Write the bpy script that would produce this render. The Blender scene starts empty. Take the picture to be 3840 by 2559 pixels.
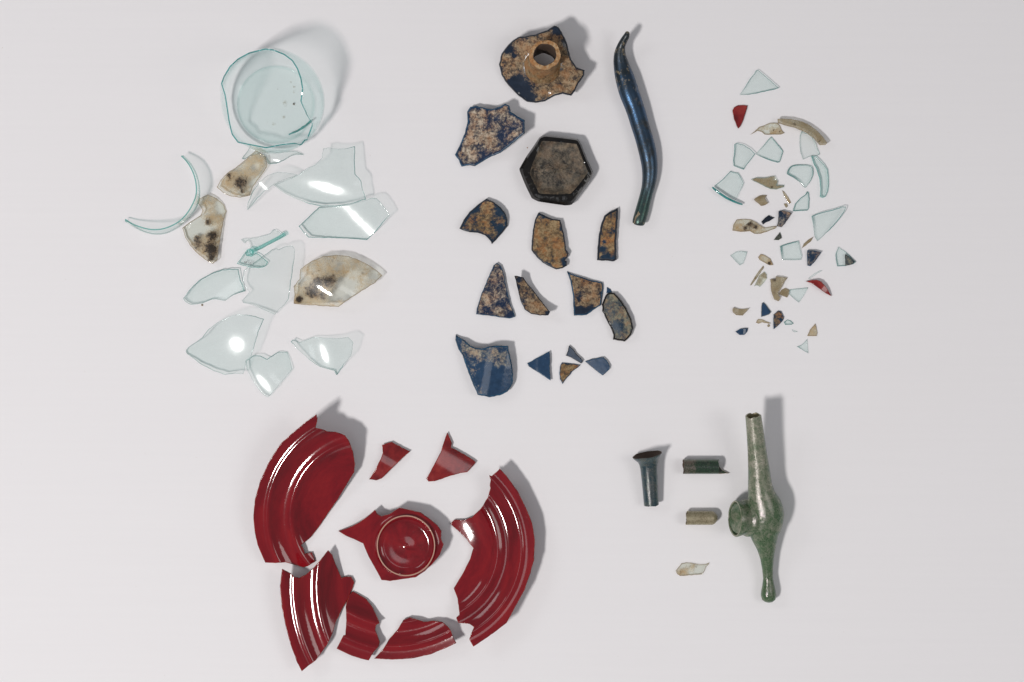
import bpy, math, random
import numpy as np
from mathutils import Vector
from mathutils.geometry import delaunay_2d_cdt

# ------------------------------------------------------------------ camera, light, exposure
S = 0.0002            # metres on the table per photograph pixel
CX, CY = 1920.0, 1279.5
D = 1.30              # camera height above the table
sc = bpy.context.scene
cam = bpy.data.cameras.new('camera'); camo = bpy.data.objects.new('camera', cam)
sc.collection.objects.link(camo); sc.camera = camo
camo.location = (0, 0, D); camo.rotation_euler = (0, 0, 0)
cam.sensor_fit = 'HORIZONTAL'; cam.sensor_width = 36.0
cam.lens = 36.0 * D / (3840 * S); cam.clip_start = 0.01; cam.clip_end = 50

w = bpy.data.worlds.new('World'); sc.world = w; w.use_nodes = True
w.node_tree.nodes['Background'].inputs[0].default_value = (0.93, 0.95, 1.0, 1)
w.node_tree.nodes['Background'].inputs[1].default_value = 0.215

def area(name, loc, target, sx, sy, watts, color):
    l = bpy.data.lights.new(name, 'AREA'); l.shape = 'RECTANGLE'; l.size = sx; l.size_y = sy
    l.energy = watts; l.color = color
    o = bpy.data.objects.new(name, l); sc.collection.objects.link(o)
    o.location = loc
    o.rotation_euler = (Vector(target) - Vector(loc)).to_track_quat('-Z', 'Y').to_euler()
    return o
area('key_softbox', (-1.22, -0.92, 2.40), (0.20, 0.08, 0), 0.36, 0.23, 52.0, (1.0, 0.975, 0.95))
area('overhead_panel', (-0.22, -0.34, 2.30), (-0.05, -0.1, 0), 0.52, 0.40, 1.0, (0.97, 0.975, 1.0))
area('side_strip', (0.95, -0.10, 1.25), (0, 0, 0), 0.50, 0.60, 2.8, (1.0, 0.99, 0.97))

area('side_panel', (-1.15, 0.62, 1.15), (0, 0, 0), 0.60, 0.40, 1.9, (0.98, 0.985, 1.0))
sc.view_settings.view_transform = 'Standard'; sc.view_settings.look = 'None'
sc.view_settings.exposure = 0.0; sc.view_settings.gamma = 1.0
sc.cycles.use_denoising = True
sc.cycles.transparent_max_bounces = 48
sc.cycles.max_bounces = 12
sc.cycles.sample_clamp_indirect = 4.0

# ------------------------------------------------------------------ node helpers
class N:
    def __init__(s, name):
        s.m = bpy.data.materials.new(name); s.m.use_nodes = True
        s.t = s.m.node_tree; s.t.nodes.clear()
        s.out = s.t.nodes.new('ShaderNodeOutputMaterial')
    def put(s, sock, v):
        if v is None: return
        if isinstance(v, bpy.types.NodeSocket): s.t.links.new(v, sock)
        elif isinstance(v, (tuple, list)):
            n = len(sock.default_value)
            sock.default_value = (tuple(v) + (1,))[:n] if n == 4 else tuple(v)[:n]
        else: sock.default_value = v
    def node(s, kind, **kw):
        n = s.t.nodes.new(kind)
        for k, v in kw.items():
            if k.startswith('_'): setattr(n, k[1:], v)
            else: s.put(n.inputs[k.replace('__', ' ')], v)
        return n
    def math(s, op, a, b=None, c=None, clamp=False):
        n = s.t.nodes.new('ShaderNodeMath'); n.operation = op; n.use_clamp = clamp
        s.put(n.inputs[0], a); s.put(n.inputs[1], b)
        if c is not None: s.put(n.inputs[2], c)
        return n.outputs[0]
    def mix(s, f, a, b, mode='MIX'):
        n = s.t.nodes.new('ShaderNodeMix'); n.data_type = 'RGBA'; n.blend_type = mode
        s.put(n.inputs[0], f); s.put(n.inputs[6], a); s.put(n.inputs[7], b)
        return n.outputs[2]
    def ramp(s, f, stops, interp='LINEAR'):
        n = s.t.nodes.new('ShaderNodeValToRGB'); n.color_ramp.interpolation = interp
        e = n.color_ramp.elements
        while len(e) < len(stops): e.new(0.5)
        for el, (p, c) in zip(e, stops):
            el.position = p
            el.color = tuple(c) + (1,) if isinstance(c, (tuple, list)) else (c, c, c, 1)
        s.put(n.inputs[0], f)
        return n.outputs[0]
    def noise(s, vec, scale, detail=4, rough=0.6, dist=0.0):
        n = s.node('ShaderNodeTexNoise', Vector=vec, Scale=scale, Detail=detail, Roughness=rough, Distortion=dist)
        return n.outputs[0]
    def coords(s, offset=(0, 0, 0)):
        c = s.t.nodes.new('ShaderNodeTexCoord').outputs['Object']
        info = s.t.nodes.new('ShaderNodeObjectInfo').outputs['Random']
        v = s.t.nodes.new('ShaderNodeVectorMath'); v.operation = 'ADD'
        s.put(v.inputs[0], c)
        cmb = s.node('ShaderNodeCombineXYZ', X=s.math('MULTIPLY', info, 7.3), Y=s.math('MULTIPLY', info, 3.1), Z=offset[2])
        s.put(v.inputs[1], cmb.outputs[0])
        return v.outputs[0]
    def attr(s, name='mask'):
        n = s.t.nodes.new('ShaderNodeAttribute'); n.attribute_name = name
        return n.outputs['Fac']
    def bump(s, h, strength=0.3, dist=0.0004):
        n = s.node('ShaderNodeBump', Strength=strength, Distance=dist, Height=h)
        return n.outputs[0]
    def mixs(s, f, a, b):
        n = s.t.nodes.new('ShaderNodeMixShader'); s.put(n.inputs[0], f); s.put(n.inputs[1], a); s.put(n.inputs[2], b)
        return n.outputs[0]
    def surf(s, sh):
        s.t.links.new(sh, s.out.inputs[0]); return s.m
    def principled(s, **kw):
        n = s.t.nodes.new('ShaderNodeBsdfPrincipled')
        for k, v in kw.items(): s.put(n.inputs[k.replace('__', ' ')], v)
        return n.outputs[0]

def schlick(n, f0=0.04, normal=None):
    lw = n.node('ShaderNodeLayerWeight', Blend=0.5)
    if normal is not None: n.put(lw.inputs['Normal'], normal)
    f = lw.outputs['Facing']
    p5 = n.math('POWER', f, 5.0)
    return n.math('MULTIPLY_ADD', p5, 1 - f0, f0), f

def wobble(n, co, amp=0.25, scale=70):
    return n.bump(n.noise(co, scale, 2, 0.5), amp, 0.002)

def clear_shader(n, tint, co, rough=0.13, f0=0.03, power=0.8):
    nb = wobble(n, co, 0.07)
    fr, facing = schlick(n, f0)
    # Beer-Lambert through a thin sheet: more glass at grazing views
    inv = n.math('DIVIDE', 1.0, n.math('SUBTRACT', 1.10, facing))
    col = n.node('ShaderNodeCombineColor')
    for i, c in enumerate(('Red', 'Green', 'Blue')):
        n.put(col.inputs[c], n.math('POWER', tint[i], n.math('MULTIPLY', inv, power)))
    tr = n.node('ShaderNodeBsdfTransparent', Color=col.outputs[0]).outputs[0]
    gl = n.node('ShaderNodeBsdfGlossy', Color=(1, 1, 1), Roughness=rough, Normal=nb).outputs[0]
    return n.mixs(fr, tr, gl)

def mat_clear(name, tint, rough=0.13, power=0.8, haze=0.0):
    n = N(name); co = n.coords()
    sh = clear_shader(n, tint, co, rough, power=power)
    if haze:
        h = n.noise(co, 160, 5, 0.7)
        f = n.ramp(n.math('ADD', n.math('MULTIPLY', h, 0.6), n.math('MULTIPLY', n.noise(co, 500, 3, 0.7), 0.4)), [(0.45, 0.0), (0.72, haze)])
        sh = n.mixs(f, sh, n.node('ShaderNodeBsdfDiffuse', Color=(0.62, 0.66, 0.64)).outputs[0])
    return n.surf(sh)

def mat_edge(name, tint, body, mixf, vary=0.0):
    n = N(name); co = n.coords()
    fr, facing = schlick(n, 0.09)
    v = n.ramp(n.noise(co, 220, 2), [(0.3, mixf * 0.55), (0.7, min(1, mixf * 1.3))])
    if vary:   # a break is deep teal where it runs square to the sheet and almost clear where it feathers out
        k = n.ramp(n.noise(co, 32, 1, 0.4), [(0.40, 0.0), (0.56, 1.0)])
        tint = n.mix(k, (0.80, 0.86, 0.85), tint); body = n.mix(k, (0.62, 0.68, 0.66), body)
        v = n.math('MULTIPLY', v, n.math('MULTIPLY_ADD', k, 0.8, 0.2))
    tr = n.node('ShaderNodeBsdfTransparent', Color=tint).outputs[0]
    df = n.node('ShaderNodeBsdfDiffuse', Color=body).outputs[0]
    gl = n.node('ShaderNodeBsdfGlossy', Color=(1, 1, 1), Roughness=0.08).outputs[0]
    return n.surf(n.mixs(fr, n.mixs(v, tr, df), gl))

def mat_stained(name, tint, c_lo, c_hi, dark):
    """clear glass with a patchy brown soil film, thickest where the mask is high"""
    n = N(name); co = n.coords()
    sh = clear_shader(n, tint, co, 0.05)
    mk = n.attr()
    big = n.noise(co, 130, 6, 0.72)
    fine = n.noise(co, 400, 6, 0.8)
    f = n.math('ADD', mk, n.math('MULTIPLY', n.math('SUBTRACT', big, 0.5), 1.3))
    f = n.math('ADD', f, n.math('MULTIPLY', n.math('SUBTRACT', fine, 0.5), 0.9))
    film = n.ramp(f, [(0.12, 0.0), (0.50, 0.48), (0.95, 0.88)])
    dk = n.ramp(n.math('ADD', n.math('MULTIPLY', n.attr('dark'), 1.35),
                       n.math('ADD', n.math('MULTIPLY', n.math('SUBTRACT', fine, 0.5), 2.8),
                              n.math('MULTIPLY', n.math('SUBTRACT', big, 0.5), 0.9))),
                [(0.38, 0.0), (0.62, 1.0)])
    base = n.mix(n.ramp(big, [(0.35, 0.0), (0.68, 1.0)]), c_lo, c_hi)
    base = n.mix(n.ramp(fine, [(0.55, 0.0), (0.75, 0.5)]), base, (0.36, 0.25, 0.14))
    dk2 = n.ramp(n.math('ADD', n.math('MULTIPLY', n.attr('dark'), 1.6), n.math('ADD', n.math('MULTIPLY', n.math('SUBTRACT', fine, 0.5), 1.3),
                 n.math('MULTIPLY', n.math('SUBTRACT', big, 0.5), 1.2))), [(0.26, 0.0), (0.60, 0.80)])
    base = n.mix(dk2, base, (0.17, 0.098, 0.05))
    base = n.mix(dk, base, dark)
    film = n.math('MAXIMUM', film, n.math('MULTIPLY', dk2, 0.95))
    pr = n.principled(Base__Color=base, Roughness=0.30, Specular__IOR__Level=0.55,
                      Normal=n.bump(fine, 0.35, 0.0005))
    tl = n.node('ShaderNodeBsdfTranslucent', Color=base).outputs[0]
    return n.surf(n.mixs(film, sh, n.mixs(0.3, pr, tl)))

def mat_blue(name, glass, crust_lo, crust_mid, crust_hi, orange, cover=0.5, grain=560, rough=0.12, soft=1.0, crough=0.6):
    """cobalt glass under a pitted weathering crust; mask says where the crust is kept"""
    n = N(name); co = n.coords()
    mk = n.attr()
    big = n.noise(co, 95, 5, 0.65, 0.4)
    mid = n.noise(co, 230, 6, 0.78)
    fine = n.noise(co, grain, 5, 0.8)
    f = n.math('ADD', mk, n.math('MULTIPLY', n.math('SUBTRACT', big, 0.5), 1.0))
    f = n.math('ADD', f, n.math('MULTIPLY', n.math('SUBTRACT', mid, 0.5), 1.5))
    f = n.math('ADD', f, n.math('MULTIPLY', n.math('SUBTRACT', fine, 0.5), 1.15 * soft))
    f = n.ramp(f, [(1 - cover - 0.24, 0.0), (1 - cover + 0.20, 1.0)])
    cr = n.ramp(n.math('MULTIPLY_ADD', n.math('SUBTRACT', mid, 0.5), 1.5 * soft, n.math('MULTIPLY_ADD', n.math('SUBTRACT', fine, 0.5), 1.4 * soft, n.math('MULTIPLY_ADD', big, 0.9, 0.05))),
                [(0.12, crust_lo), (0.45, crust_mid), (0.80, crust_hi)])
    og = n.ramp(n.math('ADD', n.math('MULTIPLY', n.noise(co, 130, 5, 0.7), 0.7), n.math('MULTIPLY', big, 0.35)), [(0.50, 0.0), (0.62, 1.0)])
    cr = n.mix(n.math('MULTIPLY', og, orange), cr, (0.36, 0.145, 0.042))
    h = n.math('ADD', mid, fine)
    crust = n.principled(Base__Color=cr, Roughness=crough, Specular__IOR__Level=0.35, Normal=n.bump(h, 0.8 * soft, 0.0010))
    gc = n.mix(n.ramp(mid, [(0.35, 0.0), (0.7, 1.0)]), glass, tuple(min(1, c * 1.7 + 0.006) for c in glass))
    gs = n.principled(Base__Color=gc, Roughness=rough, Specular__IOR__Level=0.6, Coat__Weight=0.3, Coat__Roughness=0.05,
                      Normal=n.bump(n.noise(co, 90, 2), 0.05, 0.002))
    tl = n.node('ShaderNodeBsdfTranslucent', Color=tuple(min(1, c * 4) for c in glass)).outputs[0]
    return n.surf(n.mixs(f, n.mixs(0.18, gs, tl), crust))

def mat_gloss_glass(name, base, base2, trans, tcol, rough=0.08, scale=200):
    n = N(name); co = n.coords()
    v = n.ramp(n.noise(co, scale, 4, 0.65), [(0.35, 0.0), (0.68, 1.0)])
    pr = n.principled(Base__Color=n.mix(v, base, base2), Roughness=rough, Specular__IOR__Level=0.4,
                      Normal=n.bump(n.noise(co, 300, 3), 0.12, 0.001))
    tr = n.node('ShaderNodeBsdfTransparent', Color=tcol).outputs[0]
    return n.surf(n.mixs(trans, pr, tr))

def mat_red(name, polar=True, lo=(0.115, 0.0020, 0.0055), mid=(0.185, 0.0032, 0.0085), hi=(0.250, 0.0075, 0.0110)):
    n = N(name)
    tc = n.t.nodes.new('ShaderNodeTexCoord').outputs['Object']
    if polar:
        sp = n.node('ShaderNodeSeparateXYZ', Vector=tc)
        x, y = sp.outputs[0], sp.outputs[1]
        r = n.math('SQRT', n.math('ADD', n.math('MULTIPLY', x, x), n.math('MULTIPLY', y, y)))
        a = n.math('ARCTAN2', y, x)
        vec = n.node('ShaderNodeCombineXYZ', X=r, Y=n.math('MULTIPLY', n.math('COSINE', a), 0.016), Z=n.math('MULTIPLY', n.math('SINE', a), 0.016)).outputs[0]
    else:
        vec = n.coords()
    s1 = n.noise(vec, 75, 5, 0.55, 0.6)
    s2 = n.noise(vec, 420, 5, 0.7, 0.6)
    v = n.math('ADD', n.math('MULTIPLY', s1, 0.72), n.math('MULTIPLY', s2, 0.28))
    col = n.ramp(v, [(0.34, lo), (0.50, mid), (0.68, hi)])
    nb = n.bump(n.noise(vec, 70, 0, 0.5), 0.05, 0.0012)
    pit = n.noise(tc, 700, 2, 0.5)
    rough = n.ramp(pit, [(0.60, 0.085), (0.80, 0.16)])
    return n.surf(n.principled(Base__Color=col, Roughness=rough, Specular__IOR__Level=0.62, Coat__Weight=0.25,
                               Coat__Roughness=0.03, Normal=nb))

def mat_green(name, base, base2, scum, cover, rough=0.22, film=380.0, metal=0.0, alpha=0.0, acol=(0.4, 0.55, 0.4), sc_n=170):
    """weathered green glass with a silvery iridescent scum"""
    n = N(name); co = n.coords()
    big = n.noise(co, sc_n, 6, 0.72, 0.5)
    fine = n.noise(co, 900, 4, 0.7)
    v = n.math('ADD', n.math('MULTIPLY', big, 0.7), n.math('MULTIPLY', fine, 0.3))
    v = n.math('ADD', v, n.math('MULTIPLY', n.attr(), 0.35))
    f = n.ramp(v, [(1 - cover - 0.12, 0.0), (1 - cover + 0.12, 1.0)])
    g = n.mix(n.ramp(fine, [(0.35, 0.0), (0.7, 1.0)]), base, base2)
    col = n.mix(f, g, scum)
    pr = n.principled(Base__Color=col, Roughness=n.math('MULTIPLY_ADD', f, 0.22, rough), Specular__IOR__Level=0.75, Metallic=n.math('MULTIPLY', f, metal),
                      Thin__Film__Thickness=n.math('MULTIPLY_ADD', big, 260.0, film), Thin__Film__IOR=1.7,
                      Normal=n.bump(fine, 0.30, 0.0006))
    if alpha:
        tr = n.node('ShaderNodeBsdfTransparent', Color=acol).outputs[0]
        pr = n.mixs(n.math('MULTIPLY', n.math('SUBTRACT', 1.0, n.math('MULTIPLY', f, 0.6)), alpha), pr, tr)
    return n.surf(pr)

def mat_plain(name, col, rough=0.5):
    n = N(name); return n.surf(n.principled(Base__Color=col, Roughness=rough))

M = {}
M['clear'] = mat_clear('pale_aqua_glass', (0.952, 0.984, 0.977), haze=0.03)
M['clear2'] = mat_clear('faint_glass', (0.968, 0.988, 0.983), power=0.75)
M['aqua'] = mat_clear('aqua_vessel_glass', (0.875, 0.935, 0.925), power=0.62, haze=0.12)
M['wall'] = mat_clear('aqua_vessel_wall', (0.970, 0.989, 0.987), power=0.95)
M['edge'] = mat_edge('grey_aqua_edge', (0.34, 0.54, 0.52), (0.19, 0.37, 0.36), 0.50, 1.0)
M['edge2'] = mat_edge('faint_edge', (0.46, 0.60, 0.58), (0.30, 0.43, 0.42), 0.42, 1.0)
M['teal'] = mat_edge('teal_edge', (0.16, 0.50, 0.48), (0.05, 0.31, 0.31), 0.70)
M['tealsoft'] = mat_edge('soft_teal_edge', (0.30, 0.62, 0.57), (0.16, 0.44, 0.41), 0.55)
M['stain'] = mat_stained('soil_stained_glass', (0.93, 0.945, 0.915), (0.82, 0.73, 0.55), (0.60, 0.39, 0.17), (0.035, 0.022, 0.014))
M['stain_olive'] = mat_stained('olive_stained_glass', (0.92, 0.93, 0.88), (0.56, 0.48, 0.33), (0.36, 0.26, 0.13), (0.04, 0.028, 0.018))
M['stain_edge'] = mat_edge('tan_edge', (0.62, 0.55, 0.42), (0.40, 0.31, 0.20), 0.5)
BG = (0.009, 0.017, 0.034)
M['blue_a'] = mat_blue('blue_glass_tan_crust', BG, (0.028, 0.022, 0.018), (0.165, 0.108, 0.060), (0.42, 0.32, 0.21), 0.45, 0.60)
M['blue_b'] = mat_blue('blue_glass_mottled_crust', (0.010, 0.022, 0.055), (0.020, 0.024, 0.034), (0.205, 0.155, 0.108), (0.58, 0.49, 0.39), 0.45, 0.55)
M['blue_o'] = mat_blue('blue_glass_orange_crust', (0.010, 0.028, 0.055), (0.034, 0.026, 0.018), (0.175, 0.108, 0.048), (0.40, 0.29, 0.16), 0.70, 0.60)
M['blue_c'] = mat_blue('blue_glass_sparse_crust', (0.010, 0.027, 0.058), (0.03, 0.035, 0.045), (0.23, 0.19, 0.15), (0.50, 0.43, 0.34), 0.5, 0.48)
M['blue_d'] = mat_blue('blue_glass_grey_crust', (0.012, 0.032, 0.058), (0.05, 0.06, 0.06), (0.17, 0.165, 0.125), (0.30, 0.28, 0.20), 0.42, 0.58)
M['blue_x'] = mat_blue('black_glass_grey_crust', (0.006, 0.007, 0.008), (0.014, 0.013, 0.012), (0.070, 0.058, 0.044), (0.21, 0.165, 0.115), 0.10, 0.72, soft=0.7, crough=0.38)
M['blue_s'] = mat_blue('clean_blue_glass', (0.015, 0.044, 0.095), (0.04, 0.05, 0.06), (0.20, 0.19, 0.16), (0.42, 0.38, 0.30), 0.3, 0.42, rough=0.1)
M['navy'] = mat_gloss_glass('navy_fracture', (0.004, 0.008, 0.018), (0.007, 0.014, 0.026), 0.0, (0.1, 0.3, 0.5), 0.3)
M['blueedge'] = mat_gloss_glass('blue_fracture', (0.008, 0.030, 0.062), (0.022, 0.105, 0.20), 0.12, (0.15, 0.42, 0.62), 0.25)
M['black'] = mat_gloss_glass('black_fracture', (0.004, 0.004, 0.005), (0.014, 0.012, 0.010), 0.0, (0, 0, 0), 0.12)
M['neck'] = mat_blue('tan_neck_crust', (0.02, 0.018, 0.016), (0.055, 0.034, 0.016), (0.21, 0.130, 0.060), (0.40, 0.29, 0.16), 0.55, 0.85)
M['necklip'] = mat_blue('orange_neck_lip', (0.05, 0.03, 0.02), (0.16, 0.085, 0.035), (0.40, 0.22, 0.095), (0.56, 0.42, 0.26), 0.8, 0.9)
M['red'] = mat_red('marbled_red_glass')
M['redflat'] = mat_red('plain_red_glass', False, (0.10, 0.004, 0.006), (0.21, 0.012, 0.013), (0.30, 0.035, 0.028))
M['rededge'] = mat_gloss_glass('red_fracture', (0.10, 0.004, 0.005), (0.36, 0.03, 0.015), 0.0, (0, 0, 0), 0.12)
M['redlip'] = mat_plain('worn_foot_ring', (0.50, 0.27, 0.20), 0.35)
M['pipe'] = mat_green('green_pipe_glass', (0.050, 0.105, 0.048), (0.120, 0.180, 0.100), (0.34, 0.33, 0.255), 0.44, 0.10, 330.0, 0.22, alpha=0.24)
M['stem'] = mat_green('silvered_green_stem', (0.105, 0.135, 0.075), (0.20, 0.19, 0.12), (0.36, 0.33, 0.24), 0.56, 0.22, 300.0, 0.45, alpha=0.05)
M['tube'] = mat_green('dark_iridescent_tube', (0.012, 0.030, 0.044), (0.035, 0.062, 0.078), (0.15, 0.16, 0.14), 0.42, 0.18, 300.0, 0.75)
M['tubein'] = mat_plain('brown_tube_inside', (0.075, 0.047, 0.034), 0.75)
M['dktube'] = mat_green('dark_green_tube', (0.010, 0.020, 0.014), (0.020, 0.060, 0.028), (0.14, 0.115, 0.09), 0.40, 0.16, 340.0, 0.3)
M['tantube'] = mat_green('olive_tan_tube', (0.15, 0.125, 0.065), (0.25, 0.20, 0.11), (0.40, 0.35, 0.23), 0.5, 0.13, 340.0, 0.4, alpha=0.22, acol=(.8, .7, .45))
M['stemglass'] = mat_clear('teal_stem_glass', (0.62, 0.86, 0.83), power=0.6)
M['ink'] = mat_plain('ink', (0.03, 0.025, 0.03), 0.6)
def mat_rod():
    n = N('blue_iridescent_rod')
    co = n.coords(); u = n.attr('along')
    fine = n.noise(co, 700, 5, 0.7); big = n.noise(co, 120, 4, 0.6)
    sheen = n.ramp(u, [(0.0, (0.10, 0.13, 0.14)), (0.20, (0.06, 0.10, 0.16)), (0.30, (0.07, 0.22, 0.46)), (0.52, (0.08, 0.30, 0.66)),
                       (0.68, (0.10, 0.27, 0.52)), (0.80, (0.14, 0.24, 0.36)), (0.90, (0.07, 0.26, 0.17)), (1.0, (0.08, 0.16, 0.13))])
    v = n.math('ADD', n.math('MULTIPLY', big, 0.6), n.math('MULTIPLY', fine, 0.4))
    worn = n.ramp(v, [(0.50, 0.0), (0.58, 0.9)])
    base = n.mix(n.ramp(u, [(0.7, 0.0), (0.95, 1.0)]), (0.012, 0.018, 0.022), (0.024, 0.036, 0.042))
    tan = n.ramp(n.noise(co, 200, 5, 0.7), [(0.55, 0.0), (0.60, 0.85)])
    base = n.mix(n.math('MULTIPLY', tan, n.ramp(u, [(0.0, 1.0), (0.36, 0.9), (0.5, 0.12)])), base, (0.24, 0.19, 0.12))
    nb = n.bump(fine, 0.22, 0.0006)
    pr = n.principled(Base__Color=base, Roughness=0.35, Specular__IOR__Level=0.45, Normal=nb)
    gl = n.node('ShaderNodeBsdfGlossy', Color=sheen, Roughness=0.27, Normal=nb).outputs[0]
    f = n.math('MULTIPLY', n.math('MULTIPLY', n.math('SUBTRACT', 1.0, worn), n.ramp(u, [(0.0, 0.15), (0.22, 0.3), (0.34, 1.0)])), 0.19)
    return n.surf(n.mixs(f, pr, gl))
M['rod'] = mat_rod()
def mat_table():
    n = N('white_table_board')
    co = n.t.nodes.new('ShaderNodeTexCoord').outputs['Object']
    mp = n.node('ShaderNodeMapping', Vector=co, Scale=(6.0, 260.0, 1.0))
    st = n.noise(mp.outputs[0], 1.0, 5, 0.65)
    cl = n.noise(co, 5.0, 3, 0.5)
    col = n.ramp(st, [(0.25, (0.800, 0.780, 0.796)), (0.75, (0.814, 0.794, 0.809))])
    col = n.mix(n.ramp(cl, [(0.55, 0.0), (0.8, 0.25)]), col, (0.80, 0.772, 0.775))
    sp = n.noise(co, 420, 2, 0.5)
    col = n.mix(n.ramp(sp, [(0.765, 0.0), (0.80, 0.35)]), col, (0.50, 0.42, 0.36))
    return n.surf(n.principled(Base__Color=col, Roughness=0.62, Specular__IOR__Level=0.12, Normal=n.bump(n.noise(co, 700, 4, 0.7), 0.12, 0.0003)))
M['table'] = mat_table()

# ------------------------------------------------------------------ geometry helpers
CROP = {'A': (750, 50, 2.6133), 'B': (400, 500, 2.6133), 'C': (900, 500, 2.6133), 'D': (650, 800, 2.6133), 'E': (1000, 900, 2.6133),
        'F': (650, 1000, 2.9412), 'G': (1650, 50, 2.6133), 'H': (1650, 450, 2.6133), 'I': (1650, 950, 2.6133), 'J': (2600, 220, 3.92),
        'K': (2650, 600, 3.92), 'L': (2700, 920, 3.92), 'M': (900, 1500, 1.96), 'N': (1000, 2000, 2.6144), 'P': (2300, 1480, 1.912),
        'T': (880, 840, 8.709), 'Q': (2350, 1850, 4.48), 'X': (0, 0, 1.0)}
def px(c, pts):
    x0, y0, k = CROP[c]
    return np.array([(x0 + p[0] / k, y0 + p[1] / k) for p in pts], float)
def W(x, y, z):
    """a point seen over table pixel (x, y) standing z pixels above the table"""
    h = z * S; f = (D - h) / D
    return ((x - CX) * S * f, (CY - y) * S * f, h)
rng = np.random.default_rng(7)
COL = sc.collection

def tag(o, label, cat, group=None):
    o['label'] = label; o['category'] = cat
    if group: o['group'] = group
    return o
def empty(name, x, y, label, cat, group=None):
    o = bpy.data.objects.new(name, None); COL.objects.link(o); o.empty_display_size = 0.01
    o.location = ((x - CX) * S, (CY - y) * S, 0)
    return tag(o, label, cat, group)
def mesh_obj(name, verts, faces, mats, fmat=None, attrs=None, origin=None, parent=None, angle=35):
    v = np.array(verts, float)
    if parent is not None: org = np.array(parent.location)
    elif origin is not None: org = np.array(origin, float)
    else: org = np.array([v[:, 0].mean(), v[:, 1].mean(), 0.0])
    me = bpy.data.meshes.new(name)
    me.from_pydata((v - org).tolist(), [], faces)
    for m in mats: me.materials.append(m)
    if fmat is not None: me.polygons.foreach_set('material_index', np.array(fmat, np.int32))
    for k, a in (attrs or {}).items():
        at = me.attributes.new(k, 'FLOAT', 'POINT'); at.data.foreach_set('value', np.array(a, np.float32))
    me.polygons.foreach_set('use_smooth', np.ones(len(me.polygons), bool))
    me.set_sharp_from_angle(angle=math.radians(angle))
    me.update()
    o = bpy.data.objects.new(name, me); COL.objects.link(o)
    if parent is not None: o.parent = parent
    else: o.location = org
    return o

def resample(P, step, smooth=False, jit=0.0):
    n = len(P); out = []
    for i in range(n):
        a, b = P[i], P[(i + 1) % n]
        m = max(1, int(round(np.hypot(*(b - a)) / step)))
        if smooth:
            p0, p3 = P[i - 1], P[(i + 2) % n]
        for j in range(m):
            t = j / m
            if smooth:
                q = 0.5 * ((2 * a) + (-p0 + b) * t + (2 * p0 - 5 * a + 4 * b - p3) * t * t + (-p0 + 3 * a - 3 * b + p3) * t ** 3)
            else:
                q = a + (b - a) * t
            out.append(q)
    out = np.array(out)
    if jit:
        k = rng.normal(0, 1, (len(out), 2)); k = (k + np.roll(k, 1, 0) + np.roll(k, -1, 0)) / 1.8
        out = out + k * jit
    return out
def area2(P): return 0.5 * np.sum(P[:, 0] * np.roll(P[:, 1], -1) - np.roll(P[:, 0], -1) * P[:, 1])
def inside(Q, P):
    x, y = Q[:, 0][:, None], Q[:, 1][:, None]
    x1, y1 = P[:, 0], P[:, 1]; x2, y2 = np.roll(x1, -1), np.roll(y1, -1)
    c = ((y1 > y) != (y2 > y)) & (x < (x2 - x1) * (y - y1) / (y2 - y1 + 1e-12) + x1)
    return c.sum(1) % 2 == 1
def dist(Q, P):
    a = P; b = np.roll(P, -1, 0); d = b - a; L = (d ** 2).sum(1) + 1e-9
    t = np.clip(((Q[:, None, :] - a) * d).sum(2) / L, 0, 1)
    pr = a + t[:, :, None] * d
    return np.sqrt(((Q[:, None, :] - pr) ** 2).sum(2)).min(1)

def blobs_at(Q, blobs, base):
    m = np.full(len(Q), float(base))
    for bx, by, r, s in blobs:
        m += s * np.exp(-((Q[:, 0] - bx) ** 2 + (Q[:, 1] - by) ** 2) / (2 * (r * 0.6) ** 2))
    return m

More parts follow.
